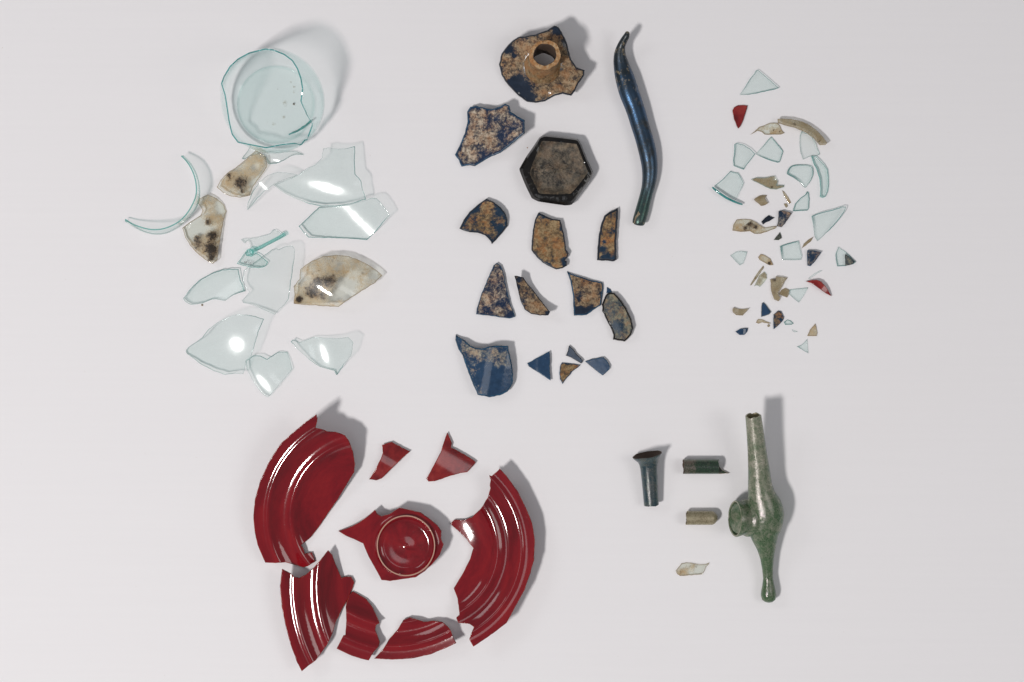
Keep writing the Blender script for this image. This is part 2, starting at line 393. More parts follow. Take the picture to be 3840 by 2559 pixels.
def shard(name, label, crop, pts, mat, edge, t=9, bend=(), tilt=None, z0=0.0, zfun=None, grid=9.0, smooth=False, jit=0.5, bev=2.6,
          cat='glass shard', group=None, base=0.0, blobs=(), dark=(), dark_base=0.0, inset=0.0, inset_k=0.6, parent=None, origin=None, hole=None, walls=None, taper=0.35):
    """a broken piece: traced outline, curved sheet with real thickness, chipped and rounded fracture edge"""
    P = px(crop, pts)
    P = resample(P, 4.5 if bev > 2 else 3.0, smooth, jit)
    if area2(P) < 0: P = P[::-1]
    n = len(P)
    tang = np.roll(P, -1, 0) - np.roll(P, 1, 0); tang /= np.linalg.norm(tang, axis=1)[:, None] + 1e-9
    nin = np.stack([-tang[:, 1], tang[:, 0]], 1)
    ring = P + nin * bev
    ok = inside(ring, P) & (dist(ring, P) > bev * 0.82)
    ring = ring[ok]
    lo, hi = P.min(0), P.max(0)
    gx, gy = np.meshgrid(np.arange(lo[0], hi[0], grid), np.arange(lo[1], hi[1], grid * 0.87))
    gx = gx + (np.arange(gx.shape[0]) % 2)[:, None] * grid * 0.5
    G = np.stack([gx.ravel(), gy.ravel()], 1); G += rng.uniform(-0.12, 0.12, G.shape) * grid
    G = G[inside(G, P)]
    if len(G): G = G[dist(G, P) > bev + grid * 0.35]
    extra = [ring, G]
    if hole is not None:
        hx, hy, hr = hole
        an = np.linspace(0, 2 * np.pi, 40, endpoint=False)
        H = np.stack([hx + hr * np.cos(an), hy + hr * np.sin(an)], 1)
        if len(G): extra[1] = G[np.abs(np.hypot(G[:, 0] - hx, G[:, 1] - hy) - hr) > grid * 0.4]
        extra.append(H)
    V2 = np.concatenate([P] + [e for e in extra if len(e)])
    r = delaunay_2d_cdt([Vector(v) for v in V2], [(i, (i + 1) % n) for i in range(n)], [], 1, 1e-5)
    V = np.array([tuple(v) for v in r[0]]); F = [tuple(f) for f in r[2]]
    orig = r[3]
    if hole is not None:
        F = [f for f in F if np.hypot(*(V[list(f)].mean(0) - np.array(hole[:2]))) > hole[2]]
    c = (lo + hi) / 2; half = max((hi - lo).max() / 2, 1)
    def z_of(Q):
        z = np.zeros(len(Q))
        if zfun is not None: z = z + zfun(Q)
        for ang, k in bend:
            a = math.radians(ang); u = ((Q[:, 0] - c[0]) * math.cos(a) - (Q[:, 1] - c[1]) * math.sin(a)) / half
            z = z + k * u * u
        if tilt:
            a = math.radians(tilt[0]); u = ((Q[:, 0] - c[0]) * math.cos(a) - (Q[:, 1] - c[1]) * math.sin(a)) / half
            z = z + tilt[1] * u
        return z
    zb = z_of(V); zb = zb - zb.min() + z0 + 0.4
    dd = dist(V, P)
    edge_drop = np.clip(1 - dd / max(bev, 0.1), 0, 1) ** 1.5 * taper
    zt = zb + t * (1 - edge_drop)
    top = [W(V[i, 0], V[i, 1], zt[i]) for i in range(len(V))]
    bot = []
    for i in range(len(V)):
        q = W(V[i, 0], V[i, 1], zt[i]); bot.append((q[0], q[1], zb[i] * S))
    nv = len(V)
    bset = set(np.nonzero(dd < 0.02)[0].tolist())
    faces, fm = [], []
    for f in F:
        e = any(i in bset for i in f)
        ff = f if True else f
        a, b, cc = V[f[0]], V[f[1]], V[f[2]]
        ccw = ((b[0] - a[0]) * (cc[1] - a[1]) - (b[1] - a[1]) * (cc[0] - a[0])) < 0   # y runs down in pixels
        ff = f if ccw else f[::-1]
        faces.append(ff); fm.append(1 if e else 0)
        faces.append(tuple(nv + i for i in ff[::-1])); fm.append(0)
    cnt = {}
    for f in faces[::2]:
        for i in range(len(f)):
            k = (f[i], f[(i + 1) % len(f)]); cnt[k] = 1
    for (a, b) in list(cnt):
        if (b, a) not in cnt:
            faces.append((b, a, nv + a, nv + b)); fm.append(1)
    mk = blobs_at(V, [(*px(crop, [(b[0], b[1])])[0], b[2] / CROP[crop][2], b[3]) for b in blobs], base)
    if inset: mk = mk - inset_k * np.clip(1 - dd / inset, 0, 1)
    dk = blobs_at(V, [(*px(crop, [(b[0], b[1])])[0], b[2] / CROP[crop][2], b[3]) for b in dark], dark_base)
    o = mesh_obj(name, top + bot, faces, [mat, edge], fm, {'mask': np.concatenate([mk, mk]), 'dark': np.concatenate([dk, dk])}, parent=parent, origin=origin)
    e_ = 0.7
    gx = (z_of(V + (e_, 0)) - z_of(V - (e_, 0))) / (2 * e_); gy = (z_of(V + (0, e_)) - z_of(V - (0, e_))) / (2 * e_)
    nn = np.stack([-gx, gy, np.ones(len(V))], 1); nn /= np.linalg.norm(nn, axis=1)[:, None]
    nn[dd < 0.02] = 0.0
    o.data.normals_split_custom_set_from_vertices(np.concatenate([nn, -nn]).tolist())
    if parent is None: tag(o, label, cat, group)
    return o

def tube(name, path, radii, mat, seg=28, parent=None, inner=None, mats=None, attr_along=False, cap=(True, True), ovals=None, jag=(0, 0), start_ang=0.0, sweep=2 * math.pi, thick=None, mask=None):
    """a lathe along a bent path; path in photo pixels + height; inner radii make it hollow"""
    path = np.array(path, float); C = np.array([W(*p) for p in path])
    k = len(C)
    T = np.gradient(C, axis=0); T /= np.linalg.norm(T, axis=1)[:, None]
    up = np.array([0, 0, 1.0])
    verts, faces, fm, al, mk = [], [], [], [], []
    full = abs(sweep - 2 * math.pi) < 1e-3
    ns = seg if full else seg + 1
    rnd = np.random.default_rng(len(name) * 13 + k)
    je = [np.convolve(np.tile(rnd.normal(0, 1, ns), 3), np.ones(3) / 2, 'same')[ns:2 * ns] * j for j in jag]
    def ringset(rad):
        base = len(verts)
        for i in range(k):
            side = np.cross(T[i], up); side /= np.linalg.norm(side); nrm = np.cross(side, T[i])
            f = (D - C[i][2]) / D
            for j in range(ns):
                a = start_ang + sweep * j / seg
                rr = rad[i] * S * f
                p = C[i] + side * (math.cos(a) * rr) + nrm * (math.sin(a) * rr)
                if i == 0 and jag[0]: p = p - T[i] * je[0][j] * S
                if i == k - 1 and jag[1]: p = p + T[i] * je[1][j] * S
                verts.append(p); al.append(i / (k - 1)); mk.append(mask[i] if mask is not None else 0.0)
        return base
    def quads(b, flip, m):
        for i in range(k - 1):
            for j in range(seg):
                j2 = (j + 1) % ns
                q = (b + i * ns + j, b + i * ns + j2, b + (i + 1) * ns + j2, b + (i + 1) * ns + j)
                faces.append(q[::-1] if flip else q); fm.append(m)
    b0 = ringset(radii); quads(b0, True, 0)
    if inner is not None:
        b1 = ringset(inner); quads(b1, False, 1)
        for e in (0, k - 1):
            for j in range(seg):
                j2 = (j + 1) % ns
                q = (b0 + e * ns + j, b0 + e * ns + j2, b1 + e * ns + j2, b1 + e * ns + j)
                faces.append(q if e == 0 else q[::-1]); fm.append(2)
        if not full:
            for j in (0, ns - 1):
                for i in range(k - 1):
                    q = (b0 + i * ns + j, b0 + (i + 1) * ns + j, b1 + (i + 1) * ns + j, b1 + i * ns + j)
                    faces.append(q); fm.append(2)
    else:
        if cap[0]: faces.append(tuple(b0 + j for j in range(ns))); fm.append(0)
        if cap[1]: faces.append(tuple(b0 + (k - 1) * ns + j for j in range(ns))[::-1]); fm.append(0 if mats is None else len(mats) - 1)
    o = mesh_obj(name, verts, faces, mats or [mat, mat, mat], fm, {'along': al, 'mask': mk}, parent=parent)
    return o

# ------------------------------------------------------------------ the setting
tb = mesh_obj('table_top', [(-2.2, -2.2, -0.03), (2.2, -2.2, -0.03), (2.2, 2.2, -0.03), (-2.2, 2.2, -0.03),
                            (-2.2, -2.2, 0), (2.2, -2.2, 0), (2.2, 2.2, 0), (-2.2, 2.2, 0)],
              [(0, 3, 2, 1), (4, 5, 6, 7), (0, 1, 5, 4), (1, 2, 6, 5), (2, 3, 7, 6), (3, 0, 4, 7)], [M['table']], origin=(0, 0, 0))
tb['kind'] = 'structure'


def Wg(x, y, z): return ((x - CX) * S, (CY - y) * S, z * S)

# ------------------------------------------------------------------ clear glass, left group
M['floor'] = mat_stained('aqua_floor_with_specks', (0.935, 0.974, 0.968), (0.40, 0.36, 0.24), (0.46, 0.33, 0.16), (0.06, 0.05, 0.05))
BX, BY = 1034.0, 393.0
bowl = empty('vessel_base', BX, BY, 'large round pale aqua vessel base with jagged teal broken rim, standing upright', 'glass vessel')
PROF = [(140, 3), (156, 9), (172, 24), (185, 46), (192, 72), (193, 98), (190, 130), (185, 165), (178, 200), (170, 240), (162, 275), (156, 310)]
pz = np.array([p[1] for p in PROF], float); pr_ = np.array([p[0] for p in PROF], float)
ZR = [(-180, 268), (-172, 235), (-160, 180), (-150, 135), (-143, 112), (-132, 140), (-126, 128), (-115, 122), (-103, 120), (-95, 108), (-84, 116), (-72, 110), (-62, 100), (-55, 78),
      (-48, 62), (-40, 82), (-34, 96), (-31, 140), (-27, 228), (-22, 205), (-15, 280), (-12, 298), (0, 301), (20, 304), (45, 300), (70, 306), (88, 306), (98, 288), (104, 285), (112, 300),
      (126, 278), (138, 298), (152, 276), (164, 306), (170, 302), (175, 285), (180, 268)]
na, nz = 180, 26
RIM = px('A', [(640, 345), (720, 355), (830, 400), (910, 460), (960, 540), (995, 640), (1012, 740), (995, 865), (1050, 995), (1110, 1090), (1070, 1200), (990, 1300), (940, 1280), (800, 1295), (650, 1325), (520, 1300), (370, 1270), (310, 1190), (280, 1060), (265, 960), (240, 800), (205, 690), (230, 620), (290, 520), (370, 445), (480, 385)])
verts, faces, fm = [], [], []
for side in (0, 1):
    for i in range(na):
        ph = -180 + 360 * i / na
        zr = np.interp(ph, [a for a, _ in ZR], [b for _, b in ZR]) + rng.normal(0, 0.8) + (5 * math.sin(ph * 0.16) * math.sin(ph * 0.045 + 1))
        fz = D / (D - zr * S); ax, ay = CX + (BX - CX) * fz, CY + (BY - CY) * fz
        ca, sa = math.cos(math.radians(ph)), -math.sin(math.radians(ph)); best = None
        for q in range(len(RIM)):
            (x1, y1), (x2, y2) = RIM[q] - (ax, ay), RIM[(q + 1) % len(RIM)] - (ax, ay)
            den = (x2 - x1) * sa - (y2 - y1) * ca
            if abs(den) < 1e-9: continue
            tq = (y1 * ca - x1 * sa) / den
            if 0 <= tq <= 1:
                dq = (x1 + (x2 - x1) * tq) * ca + (y1 + (y2 - y1) * tq) * sa
                if dq > 0: best = dq
        radj = 0.0 if best is None else max(-26, min(20, best / fz - np.interp(zr, pz, pr_)))
        for j in range(nz):
            u = j / (nz - 1); z = 3 + (zr - 3) * u
            r = np.interp(z, pz, pr_) - (4.4 if side else 0)
            r += radj * min(1, max(0, (z - 70) / max(zr - 70, 1)))
            verts.append(Wg(BX + r * math.cos(math.radians(ph)), BY - r * math.sin(math.radians(ph)), z))
for side in (0, 1):
    b = side * na * nz
    for i in range(na):
        i2 = (i + 1) % na
        for j in range(nz - 1):
            q = (b + i * nz + j, b + i2 * nz + j, b + i2 * nz + j + 1, b + i * nz + j + 1)
            faces.append(q[::-1] if side else q); fm.append(0)
for i in range(na):
    i2 = (i + 1) % na; b = na * nz
    faces.append((i * nz + nz - 1, i2 * nz + nz - 1, b + i2 * nz + nz - 1, b + i * nz + nz - 1)); fm.append(1)
mesh_obj('wall', verts, faces, [M['wall'], M['teal']], fm, parent=bowl, angle=60)
circ = [(BX + 146 * math.cos(a), BY + 146 * math.sin(a)) for a in np.linspace(0, 2 * math.pi, 60, endpoint=False)]
def AX(x, y): return (750 + x / 2.6133, 50 + y / 2.6133)
shard('floor', '', 'X', circ, M['floor'], M['wall'], t=7, bend=[(0, 3), (90, 3)], jit=0, bev=3, parent=bowl, grid=6, base=-0.30, dark_base=-0.45,
      blobs=[(*AX(890, 672), 8, .55), (*AX(935, 655), 7, .55), (*AX(920, 720), 9, .55), (*AX(918, 775), 9, .6), (*AX(830, 880), 22, .55), (*AX(720, 1085), 16, .5),
             (*AX(800, 1010), 14, .5), (*AX(830, 1020), 9, .4), (*AX(760, 740), 10, .45), (*AX(660, 1060), 10, .4), (*AX(640, 800), 14, .35), (*AX(515, 1025), 7, .4)],
      dark=[(*AX(917, 890), 6, 1.2), (*AX(880, 718), 4, .9), (*AX(585, 660), 3, .9), (*AX(930, 655), 3, .9)])
shard('glass_sliver', 'thin teal sliver lying inside the round vessel base', 'A',
      [(866, 1182), (950, 1148), (1030, 1092), (1098, 1036), (1112, 1044), (1040, 1108), (955, 1165), (872, 1192)], M['tealsoft'], M['teal'], t=8, z0=16, bev=1.5)

# standing curved wall strip
def ribbon(name, label, crop, top, bot, ztop, mat, edge, thick=5, cat='glass shard', parent=None):
    T = px(crop, top); B = px(crop, bot); m = 60
    def rs(P):
        d = np.r_[0, np.cumsum(np.hypot(*np.diff(P, axis=0).T))]; u = np.linspace(0, d[-1], m)
        return np.stack([np.interp(u, d, P[:, 0]), np.interp(u, d, P[:, 1])], 1)
    T, B = rs(T), rs(B)
    for _ in range(3):
        T[1:-1] = (T[:-2] + 2 * T[1:-1] + T[2:]) / 4; B[1:-1] = (B[:-2] + 2 * B[1:-1] + B[2:]) / 4
    zt = np.interp(np.linspace(0, 1, m), np.linspace(0, 1, len(ztop)), ztop)
    tg = np.gradient(T, axis=0); tg /= np.linalg.norm(tg, axis=1)[:, None]; nr = np.stack([-tg[:, 1], tg[:, 0]], 1)
    v, f, fmt = [], [], []; nk = 8
    for s in (0, 1):
        for i in range(m):
            for k in range(nk):
                u = k / (nk - 1); bulge = 4 * u * (1 - u) * 5
                p = B[i] + (T[i] - B[i]) * u + nr[i] * (bulge + s * thick)
                v.append(W(p[0], p[1], 0.5 + zt[i] * u))
    for s in (0, 1):
        for i in range(m - 1):
            for k in range(nk - 1):
                a = s * m * nk + i * nk + k
                q = (a, a + nk, a + nk + 1, a + 1); f.append(q if s else q[::-1]); fmt.append(0)
    o = m * nk
    for i in range(m - 1):
        for k in (0, nk - 1):
            a = i * nk + k; f.append((a, a + nk, o + a + nk, o + a)); fmt.append(1)
    for i in (0, m - 1):
        for k in range(nk - 1):
            a = i * nk + k; f.append((a, a + 1, o + a + 1, o + a)); fmt.append(1)
    ob = mesh_obj(name, v, f, [mat, edge], fmt, parent=parent)
    if parent is None: tag(ob, label, cat)
    return ob
ribbon('curved_glass_strip', 'thin clear C-shaped rim strip standing on edge, leftmost piece, teal upper edge', 'B',
       [(185, 840), (250, 885), (330, 915), (400, 935), (470, 942), (540, 936), (610, 915), (680, 880), (740, 835), (790, 775), (830, 710), (862, 640), (876, 580), (872, 500), (858, 430), (835, 370), (808, 320), (770, 265), (728, 228)],
       [(215, 862), (270, 905), (330, 940), (400, 970), (470, 986), (540, 985), (610, 968), (680, 930), (750, 875), (810, 815), (860, 750), (895, 680), (907, 600), (900, 510), (885, 440), (860, 380), (832, 330), (795, 280), (752, 245)],
       [22, 60, 95, 105, 105, 105, 100, 95, 80, 45], M['clear2'], M['tealsoft'], thick=4.5)

CL, CL2, ED, ED2 = M['clear'], M['clear2'], M['edge'], M['edge2']
ST, SE = M['stain'], M['stain_edge']
GC = 'clear vessel shards at the left'
shard('glass_shard', 'small clear corner shard tucked between the round vessel base and a brown-stained shard', 'C',
      [(15, 250), (55, 200), (95, 138), (165, 142), (205, 170), (170, 215), (100, 222), (45, 258)], CL2, ED2, t=5, z0=0, group=GC)
shard('glass_shard', 'clear crescent shard with bright glint just below the round vessel base', 'C',
      [(205, 165), (290, 176), (390, 188), (480, 180), (560, 178), (622, 212), (545, 213), (480, 232), (430, 268), (355, 300), (285, 305), (240, 250)], CL2, ED2, t=5, bend=[(90, -60), (20, -18)], z0=0, group=GC)
shard('stained_shard', 'brown-stained tongue-shaped shard with dark grey spot, below the round vessel base', 'B',
      [(1080, 530), (1110, 470), (1180, 390), (1260, 340), (1350, 270), (1400, 225), (1465, 165), (1560, 230), (1572, 330), (1500, 430), (1430, 530), (1400, 612), (1310, 630), (1220, 620), (1150, 590)],
      ST, SE, t=8, bend=[(-45, -22)], z0=7, grid=5.5, base=0.30, smooth=False, inset=10, inset_k=0.35,
      blobs=[(1210, 430, 110, .35), (1420, 290, 120, .3), (1440, 340, 40, -.5), (1470, 480, 60, -.5), (1130, 560, 60, -.2)],
      dark=[(1310, 485, 75, .62), (1190, 415, 60, .28), (1330, 575, 25, .5), (1210, 570, 20, .3), (1520, 300, 40, .15)], group='brown-stained vessel shards')
shard('glass_shard', 'long clear sickle-shaped shard curving down left beside the brown-stained tongue', 'C',
      [(70, 755), (72, 690), (125, 570), (190, 475), (270, 410), (370, 381), (450, 386), (560, 405), (525, 428), (440, 452), (330, 508), (250, 560), (165, 645), (110, 715)], CL2, ED2, t=6, bend=[(45, -40)], tilt=(60, 16), group=GC)
shard('glass_shard', 'large clear concave shard with square top and a big white glint', 'C',
      [(330, 512), (440, 462), (525, 432), (575, 405), (650, 345), (740, 310), (800, 240), (815, 150), (870, 140), (940, 152), (1030, 150), (1128, 128), (1122, 260), (1130, 400), (1185, 460),
       (1200, 540), (1235, 648), (1100, 692), (950, 720), (800, 716), (680, 692), (520, 632), (420, 580)], CL, M['edge'], t=7, bend=[(75, -52), (160, -12)], tilt=(40, 34), z0=6, group=GC)
shard('glass_shard', 'clear cylindrical-curved shard with long diagonal white glint', 'C',
      [(575, 915), (650, 840), (770, 730), (900, 722), (1050, 704), (1230, 655), (1292, 633), (1340, 640), (1375, 675), (1420, 730), (1465, 805), (1400, 880), (1330, 960), (1280, 1010), (1245, 1048), (1100, 1034), (880, 1026), (670, 1022), (620, 970)],
      CL, ED, t=7, bend=[(45, 52)], tilt=(45, 26), group=GC)
shard('stained_shard', 'brown-stained wedge with black soil patches, beside the C-shaped strip', 'B',
      [(740, 930), (830, 862), (920, 805), (940, 755), (900, 692), (912, 640), (990, 600), (1080, 640), (1150, 700), (1170, 770), (1140, 880), (1120, 990), (1100, 1100), (1085, 1240), (1040, 1280), (980, 1250), (900, 1190), (820, 1105), (770, 1020)],
      ST, SE, t=8, bend=[(15, -34)], grid=5.5, base=0.22,
      blobs=[(850, 920, 110, -.75), (1130, 730, 60, -.45), (1000, 1100, 140, .4), (1060, 850, 80, .3), (985, 680, 60, .05)],
      dark=[(995, 875, 45, .5), (1040, 1000, 60, .6), (1035, 1130, 75, .7), (1020, 1230, 50, .5), (890, 1090, 80, .32), (880, 1030, 40, .3)], group='brown-stained vessel shards')
# goblet foot with number
c9 = empty('goblet_foot_fragment', 940, 930, 'small clear goblet foot fragment with teal stem and inked inventory number', 'glass fragment')
shard('foot', '', 'T', [(75, 1300), (220, 1085), (360, 900), (400, 1030), (560, 1045), (700, 960), (800, 1000), (950, 1140), (1085, 1250), (1030, 1370), (900, 1435), (780, 1442), (560, 1420), (350, 1380)],
      CL, M['tealsoft'], t=7, z0=9, bev=2.2, parent=c9, grid=6)
shard('bowl_remnant', '', 'T', [(200, 520), (280, 480), (500, 480), (760, 440), (1000, 370), (1150, 330), (1220, 210), (1320, 180), (1430, 240), (1500, 310), (1620, 230), (1690, 330), (1500, 460), (1200, 640), (800, 860), (640, 880), (520, 760), (480, 600), (400, 545), (330, 640)],
      CL2, ED, t=6, z0=3, bev=2.2, parent=c9, grid=6, bend=[(120, -10)])
def Tp(x, y, z): p = px('T', [(x, y)])[0]; return (p[0], p[1], z)
tube('stem', [Tp(560, 905, 22), Tp(800, 790, 20), Tp(1150, 610, 17), Tp(1450, 455, 15), Tp(1650, 330, 14)], [7, 6, 6, 6.5, 7.5], M['stemglass'], parent=c9, seg=16)
tube('knob', [Tp(360, 940, 24), Tp(385, 945, 24), Tp(450, 940, 24), Tp(530, 928, 24), Tp(590, 912, 24), Tp(620, 905, 24)], [2, 9, 14, 14.5, 11, 5], M['stemglass'], parent=c9, seg=20)
fc = bpy.data.curves.new('inventory_number', 'FONT'); fc.body = '\u2116 5311'; fc.size = 0.0023; fc.extrude = 0.00002; fc.materials.append(M['ink'])
ft = bpy.data.objects.new('number_text', fc); COL.objects.link(ft); bpy.context.view_layer.update()
fmesh = bpy.data.meshes.new_from_object(ft.evaluated_get(bpy.context.evaluated_depsgraph_get()))
bpy.data.objects.remove(ft); fo = bpy.data.objects.new('inventory_number', fmesh); COL.objects.link(fo); fo.parent = c9
shard('soil_crumb', 'tiny orange speck on the table left of the hexagonal base', 'G', [(850, 1318), (856, 1313), (862, 1319), (857, 1326)], M['necklip'], M['necklip'], t=2, bev=.8, grid=3, jit=.1, cat='crumb', base=.8)
shard('soil_crumb', 'tiny brown crumb on the table below the fan-shaped clear shard', 'D', [(274, 893), (284, 889), (292, 897), (290, 908), (280, 911), (273, 903)], M['stain_edge'], M['stain_edge'], t=3, bev=1, grid=3, jit=.2, cat='crumb')
p = Vector(W(*Tp(300, 1290, 19))) - c9.location; fo.location = p; fo.rotation_euler = (0, 0, math.radians(-9))

shard('glass_shard', 'big clear square-ended shard under the goblet foot fragment', 'D',
      [(680, 640), (690, 560), (725, 530), (800, 480), (880, 420), (960, 360), (1010, 345), (1030, 357), (1090, 327), (1140, 320), (1175, 322), (1192, 360), (1185, 450), (1168, 560), (1150, 700), (1128, 840), (1095, 895), (1030, 950), (995, 997), (900, 952), (780, 902), (690, 880), (670, 855), (725, 800), (745, 770), (710, 740), (682, 690)],
      CL2, M['edge2'], t=6, bend=[(75, -26)], tilt=(30, 34), group=GC)
shard('glass_shard', 'clear fan-shaped rim shard left of the big square-ended shard', 'D',
      [(95, 840), (150, 760), (250, 660), (370, 590), (480, 552), (600, 545), (635, 548), (660, 660), (702, 765), (590, 800), (500, 860), (450, 850), (380, 845), (280, 885), (170, 900), (120, 870)],
      CL, ED, t=10, bend=[(-50, -16)], bev=3.4, group=GC)
shard('stained_shard', 'largest brown-stained shard, domed half-moon with dark soil patches', 'E',
      [(262, 628), (272, 540), (265, 455), (322, 380), (330, 290), (370, 255), (450, 205), (560, 162), (680, 148), (800, 160), (900, 195), (1000, 245), (1080, 300), (1132, 350), (1060, 420), (950, 490), (860, 545), (770, 605), (705, 656), (560, 650), (400, 640)],
      ST, SE, t=8, bend=[(60, -62), (150, -14)], grid=5.5, base=0.34, smooth=False,
      blobs=[(760, 460, 95, -.75), (660, 560, 60, -.6), (330, 370, 70, -.5), (1050, 330, 70, -.3), (500, 260, 60, .1), (480, 560, 130, .4), (600, 400, 90, .35), (700, 270, 50, -.2), (820, 560, 60, -.5)],
      dark=[(620, 400, 85, .58), (500, 410, 60, .5), (440, 510, 90, .5), (320, 585, 34, .85), (560, 560, 60, .42), (880, 420, 55, .22), (920, 300, 60, .22), (460, 300, 40, .2), (640, 205, 40, .2)], group='brown-stained vessel shards')
shard('glass_shard', 'large clear leaf-shaped shard with round white glint, lower left', 'F',
      [(140, 930), (160, 890), (240, 840), (310, 790), (390, 690), (480, 620), (570, 575), (640, 545), (700, 527), (800, 532), (900, 547), (1000, 582), (968, 650), (940, 720), (915, 800), (895, 870), (862, 985), (802, 1040), (787, 1140), (770, 1190), (680, 1180), (575, 1195), (450, 1155), (300, 1075), (200, 1000), (150, 960)],
      CL, ED2, t=6, bend=[(0, -22), (90, -22)], tilt=(42, 40), group=GC)
shard('glass_shard', 'clear heart-shaped shard, lowest of the clear shards', 'F',
      [(800, 1040), (880, 980), (960, 985), (1035, 1022), (1100, 975), (1165, 940), (1255, 942), (1285, 1020), (1312, 1130), (1240, 1220), (1150, 1330), (1070, 1420), (1042, 1445), (990, 1415), (920, 1330), (860, 1230), (810, 1130)],
      CL, ED, t=7, bend=[(40, -18), (130, -6)], tilt=(80, 3), group=GC)
shard('glass_shard', 'clear triangular shard with double left edge and small glint near its point', 'F',
      [(1295, 830), (1320, 808), (1395, 832), (1480, 802), (1560, 777), (1680, 786), (1800, 794), (1930, 778), (1985, 835), (1960, 985), (1880, 1085), (1800, 1200), (1772, 1150), (1620, 1110), (1500, 1030), (1390, 930)],
      CL, ED, t=6, bend=[(20, 34), (110, -12)], tilt=(60, 22), group=GC)

# ------------------------------------------------------------------ blue weathered bottle, middle group
NV, BE = M['navy'], M['blueedge']
GB = 'weathered blue bottle pieces'
# neck piece: shoulder + neck
nk = empty('bottle_neck_fragment', 2030, 230, 'dark blue bottle shoulder with tan crust and open round neck', 'glass fragment', GB)
def zneck(Q):
    x, y = Q[:, 0] - 2036, Q[:, 1] - 245
    r = np.hypot(x, y)
    return 92 - 0.0016 * np.clip(r - 60, 0, None) ** 2 * 1.2 + 0.24 * x - 0.30 * y - 18 * np.exp(-((x - 20) / 70) ** 2 - ((y - 90) / 50) ** 2)
shard('shoulder', '', 'G', [(580, 500), (600, 400), (640, 345), (700, 275), (760, 235), (850, 220), (940, 205), (1050, 165), (1120, 122), (1160, 135), (1195, 185), (1240, 280), (1265, 370), (1285, 450), (1340, 530), (1415, 555), (1415, 610), (1365, 680), (1320, 770), (1285, 810), (1200, 790), (1120, 810), (1030, 862), (930, 880), (850, 865), (770, 810), (700, 740), (640, 670), (600, 600)],
      M['blue_a'], NV, t=20, zfun=zneck, parent=nk, grid=6, bev=6, base=0.56, hole=(2037, 238, 46), taper=0.7,
      blobs=[(780, 720, 120, -1.2), (700, 690, 60, -.6), (1150, 170, 60, -1.0), (1225, 290, 45, -.6), (670, 350, 70, -.75), (820, 240, 70, -.5), (850, 830, 90, -.9), (730, 420, 25, -.9), (600, 550, 40, -.6), (1100, 650, 200, .15)])
def neck_ring(zs, cxs, cys, rs_o, rs_i, name, mat, jag):
    verts, faces, fmm = [], [], []; n = 56; k = len(zs)
    jz = np.convolve(np.tile(rng.normal(0, 1, n), 3), np.ones(5) / 3, 'same')[n:2 * n] * jag
    for s, rs_ in ((0, rs_o), (1, rs_i)):
        for i in range(k):
            for j in range(n):
                a = 2 * math.pi * j / n
                r = rs_[i] * (1 + 0.035 * math.sin(2 * a + 1) + 0.022 * math.sin(5 * a + i * .4) + 0.015 * math.sin(9 * a + i))
                z = zs[i] + (jz[j] if i == k - 1 else 0)
                verts.append(Wg(cxs[i] + r * math.cos(a), cys[i] - r * math.sin(a), z))
    for s in (0, 1):
        b = s * k * n
        for i in range(k - 1):
            for j in range(n):
                j2 = (j + 1) % n
                q = (b + i * n + j, b + i * n + j2, b + (i + 1) * n + j2, b + (i + 1) * n + j)
                faces.append(q[::-1] if s else q); fmm.append(2 if i >= k - 2 and s == 0 else (1 if s else 0))
    for e in (0, k - 1):
        for j in range(n):
            j2 = (j + 1) % n
            q = (e * n + j, e * n + j2, k * n + e * n + j2, k * n + e * n + j); faces.append(q if e else q[::-1]); fmm.append(2)
    at = np.full(len(verts), 0.75)
    return mesh_obj(name, verts, faces, mat, fmm, {'mask': at}, parent=nk)
zz = np.array([88, 100, 112, 130, 150, 172, 194, 208, 214, 217]); tt = (zz - 88) / 129
neck_ring(zz, 2035 + 4 * tt, 262 - 21 * tt, np.array([68, 66, 60, 55, 53, 53, 54, 56, 55, 51]), np.array([47, 46, 45, 43, 40, 39, 38, 38, 39, 41]), 'neck', [M['neck'], M['tubein'], M['necklip']], 4.5)

shard('blue_shard', 'blue shard with tan crust and scalloped blue top edge, left of hexagonal base', 'G',
      [(265, 965), (300, 915), (350, 905), (420, 925), (500, 940), (570, 920), (640, 885), (680, 905), (695, 965), (760, 1010), (832, 1050), (832, 1175), (740, 1250), (650, 1325), (595, 1370), (500, 1405), (340, 1500), (295, 1490), (210, 1502), (185, 1440), (145, 1390), (190, 1300), (240, 1180), (270, 1060)],
      M['blue_b'], BE, t=16, tilt=(20, 34), bend=[(20, 8)], grid=6, bev=5, base=0.52, inset=14, inset_k=.6, group=GB, taper=0.75,
      blobs=[(620, 1200, 80, -.45), (740, 1100, 70, -.35), (560, 1030, 40, -.4), (470, 1080, 70, -.2), (430, 1390, 90, -.4), (480, 1250, 90, .25)])
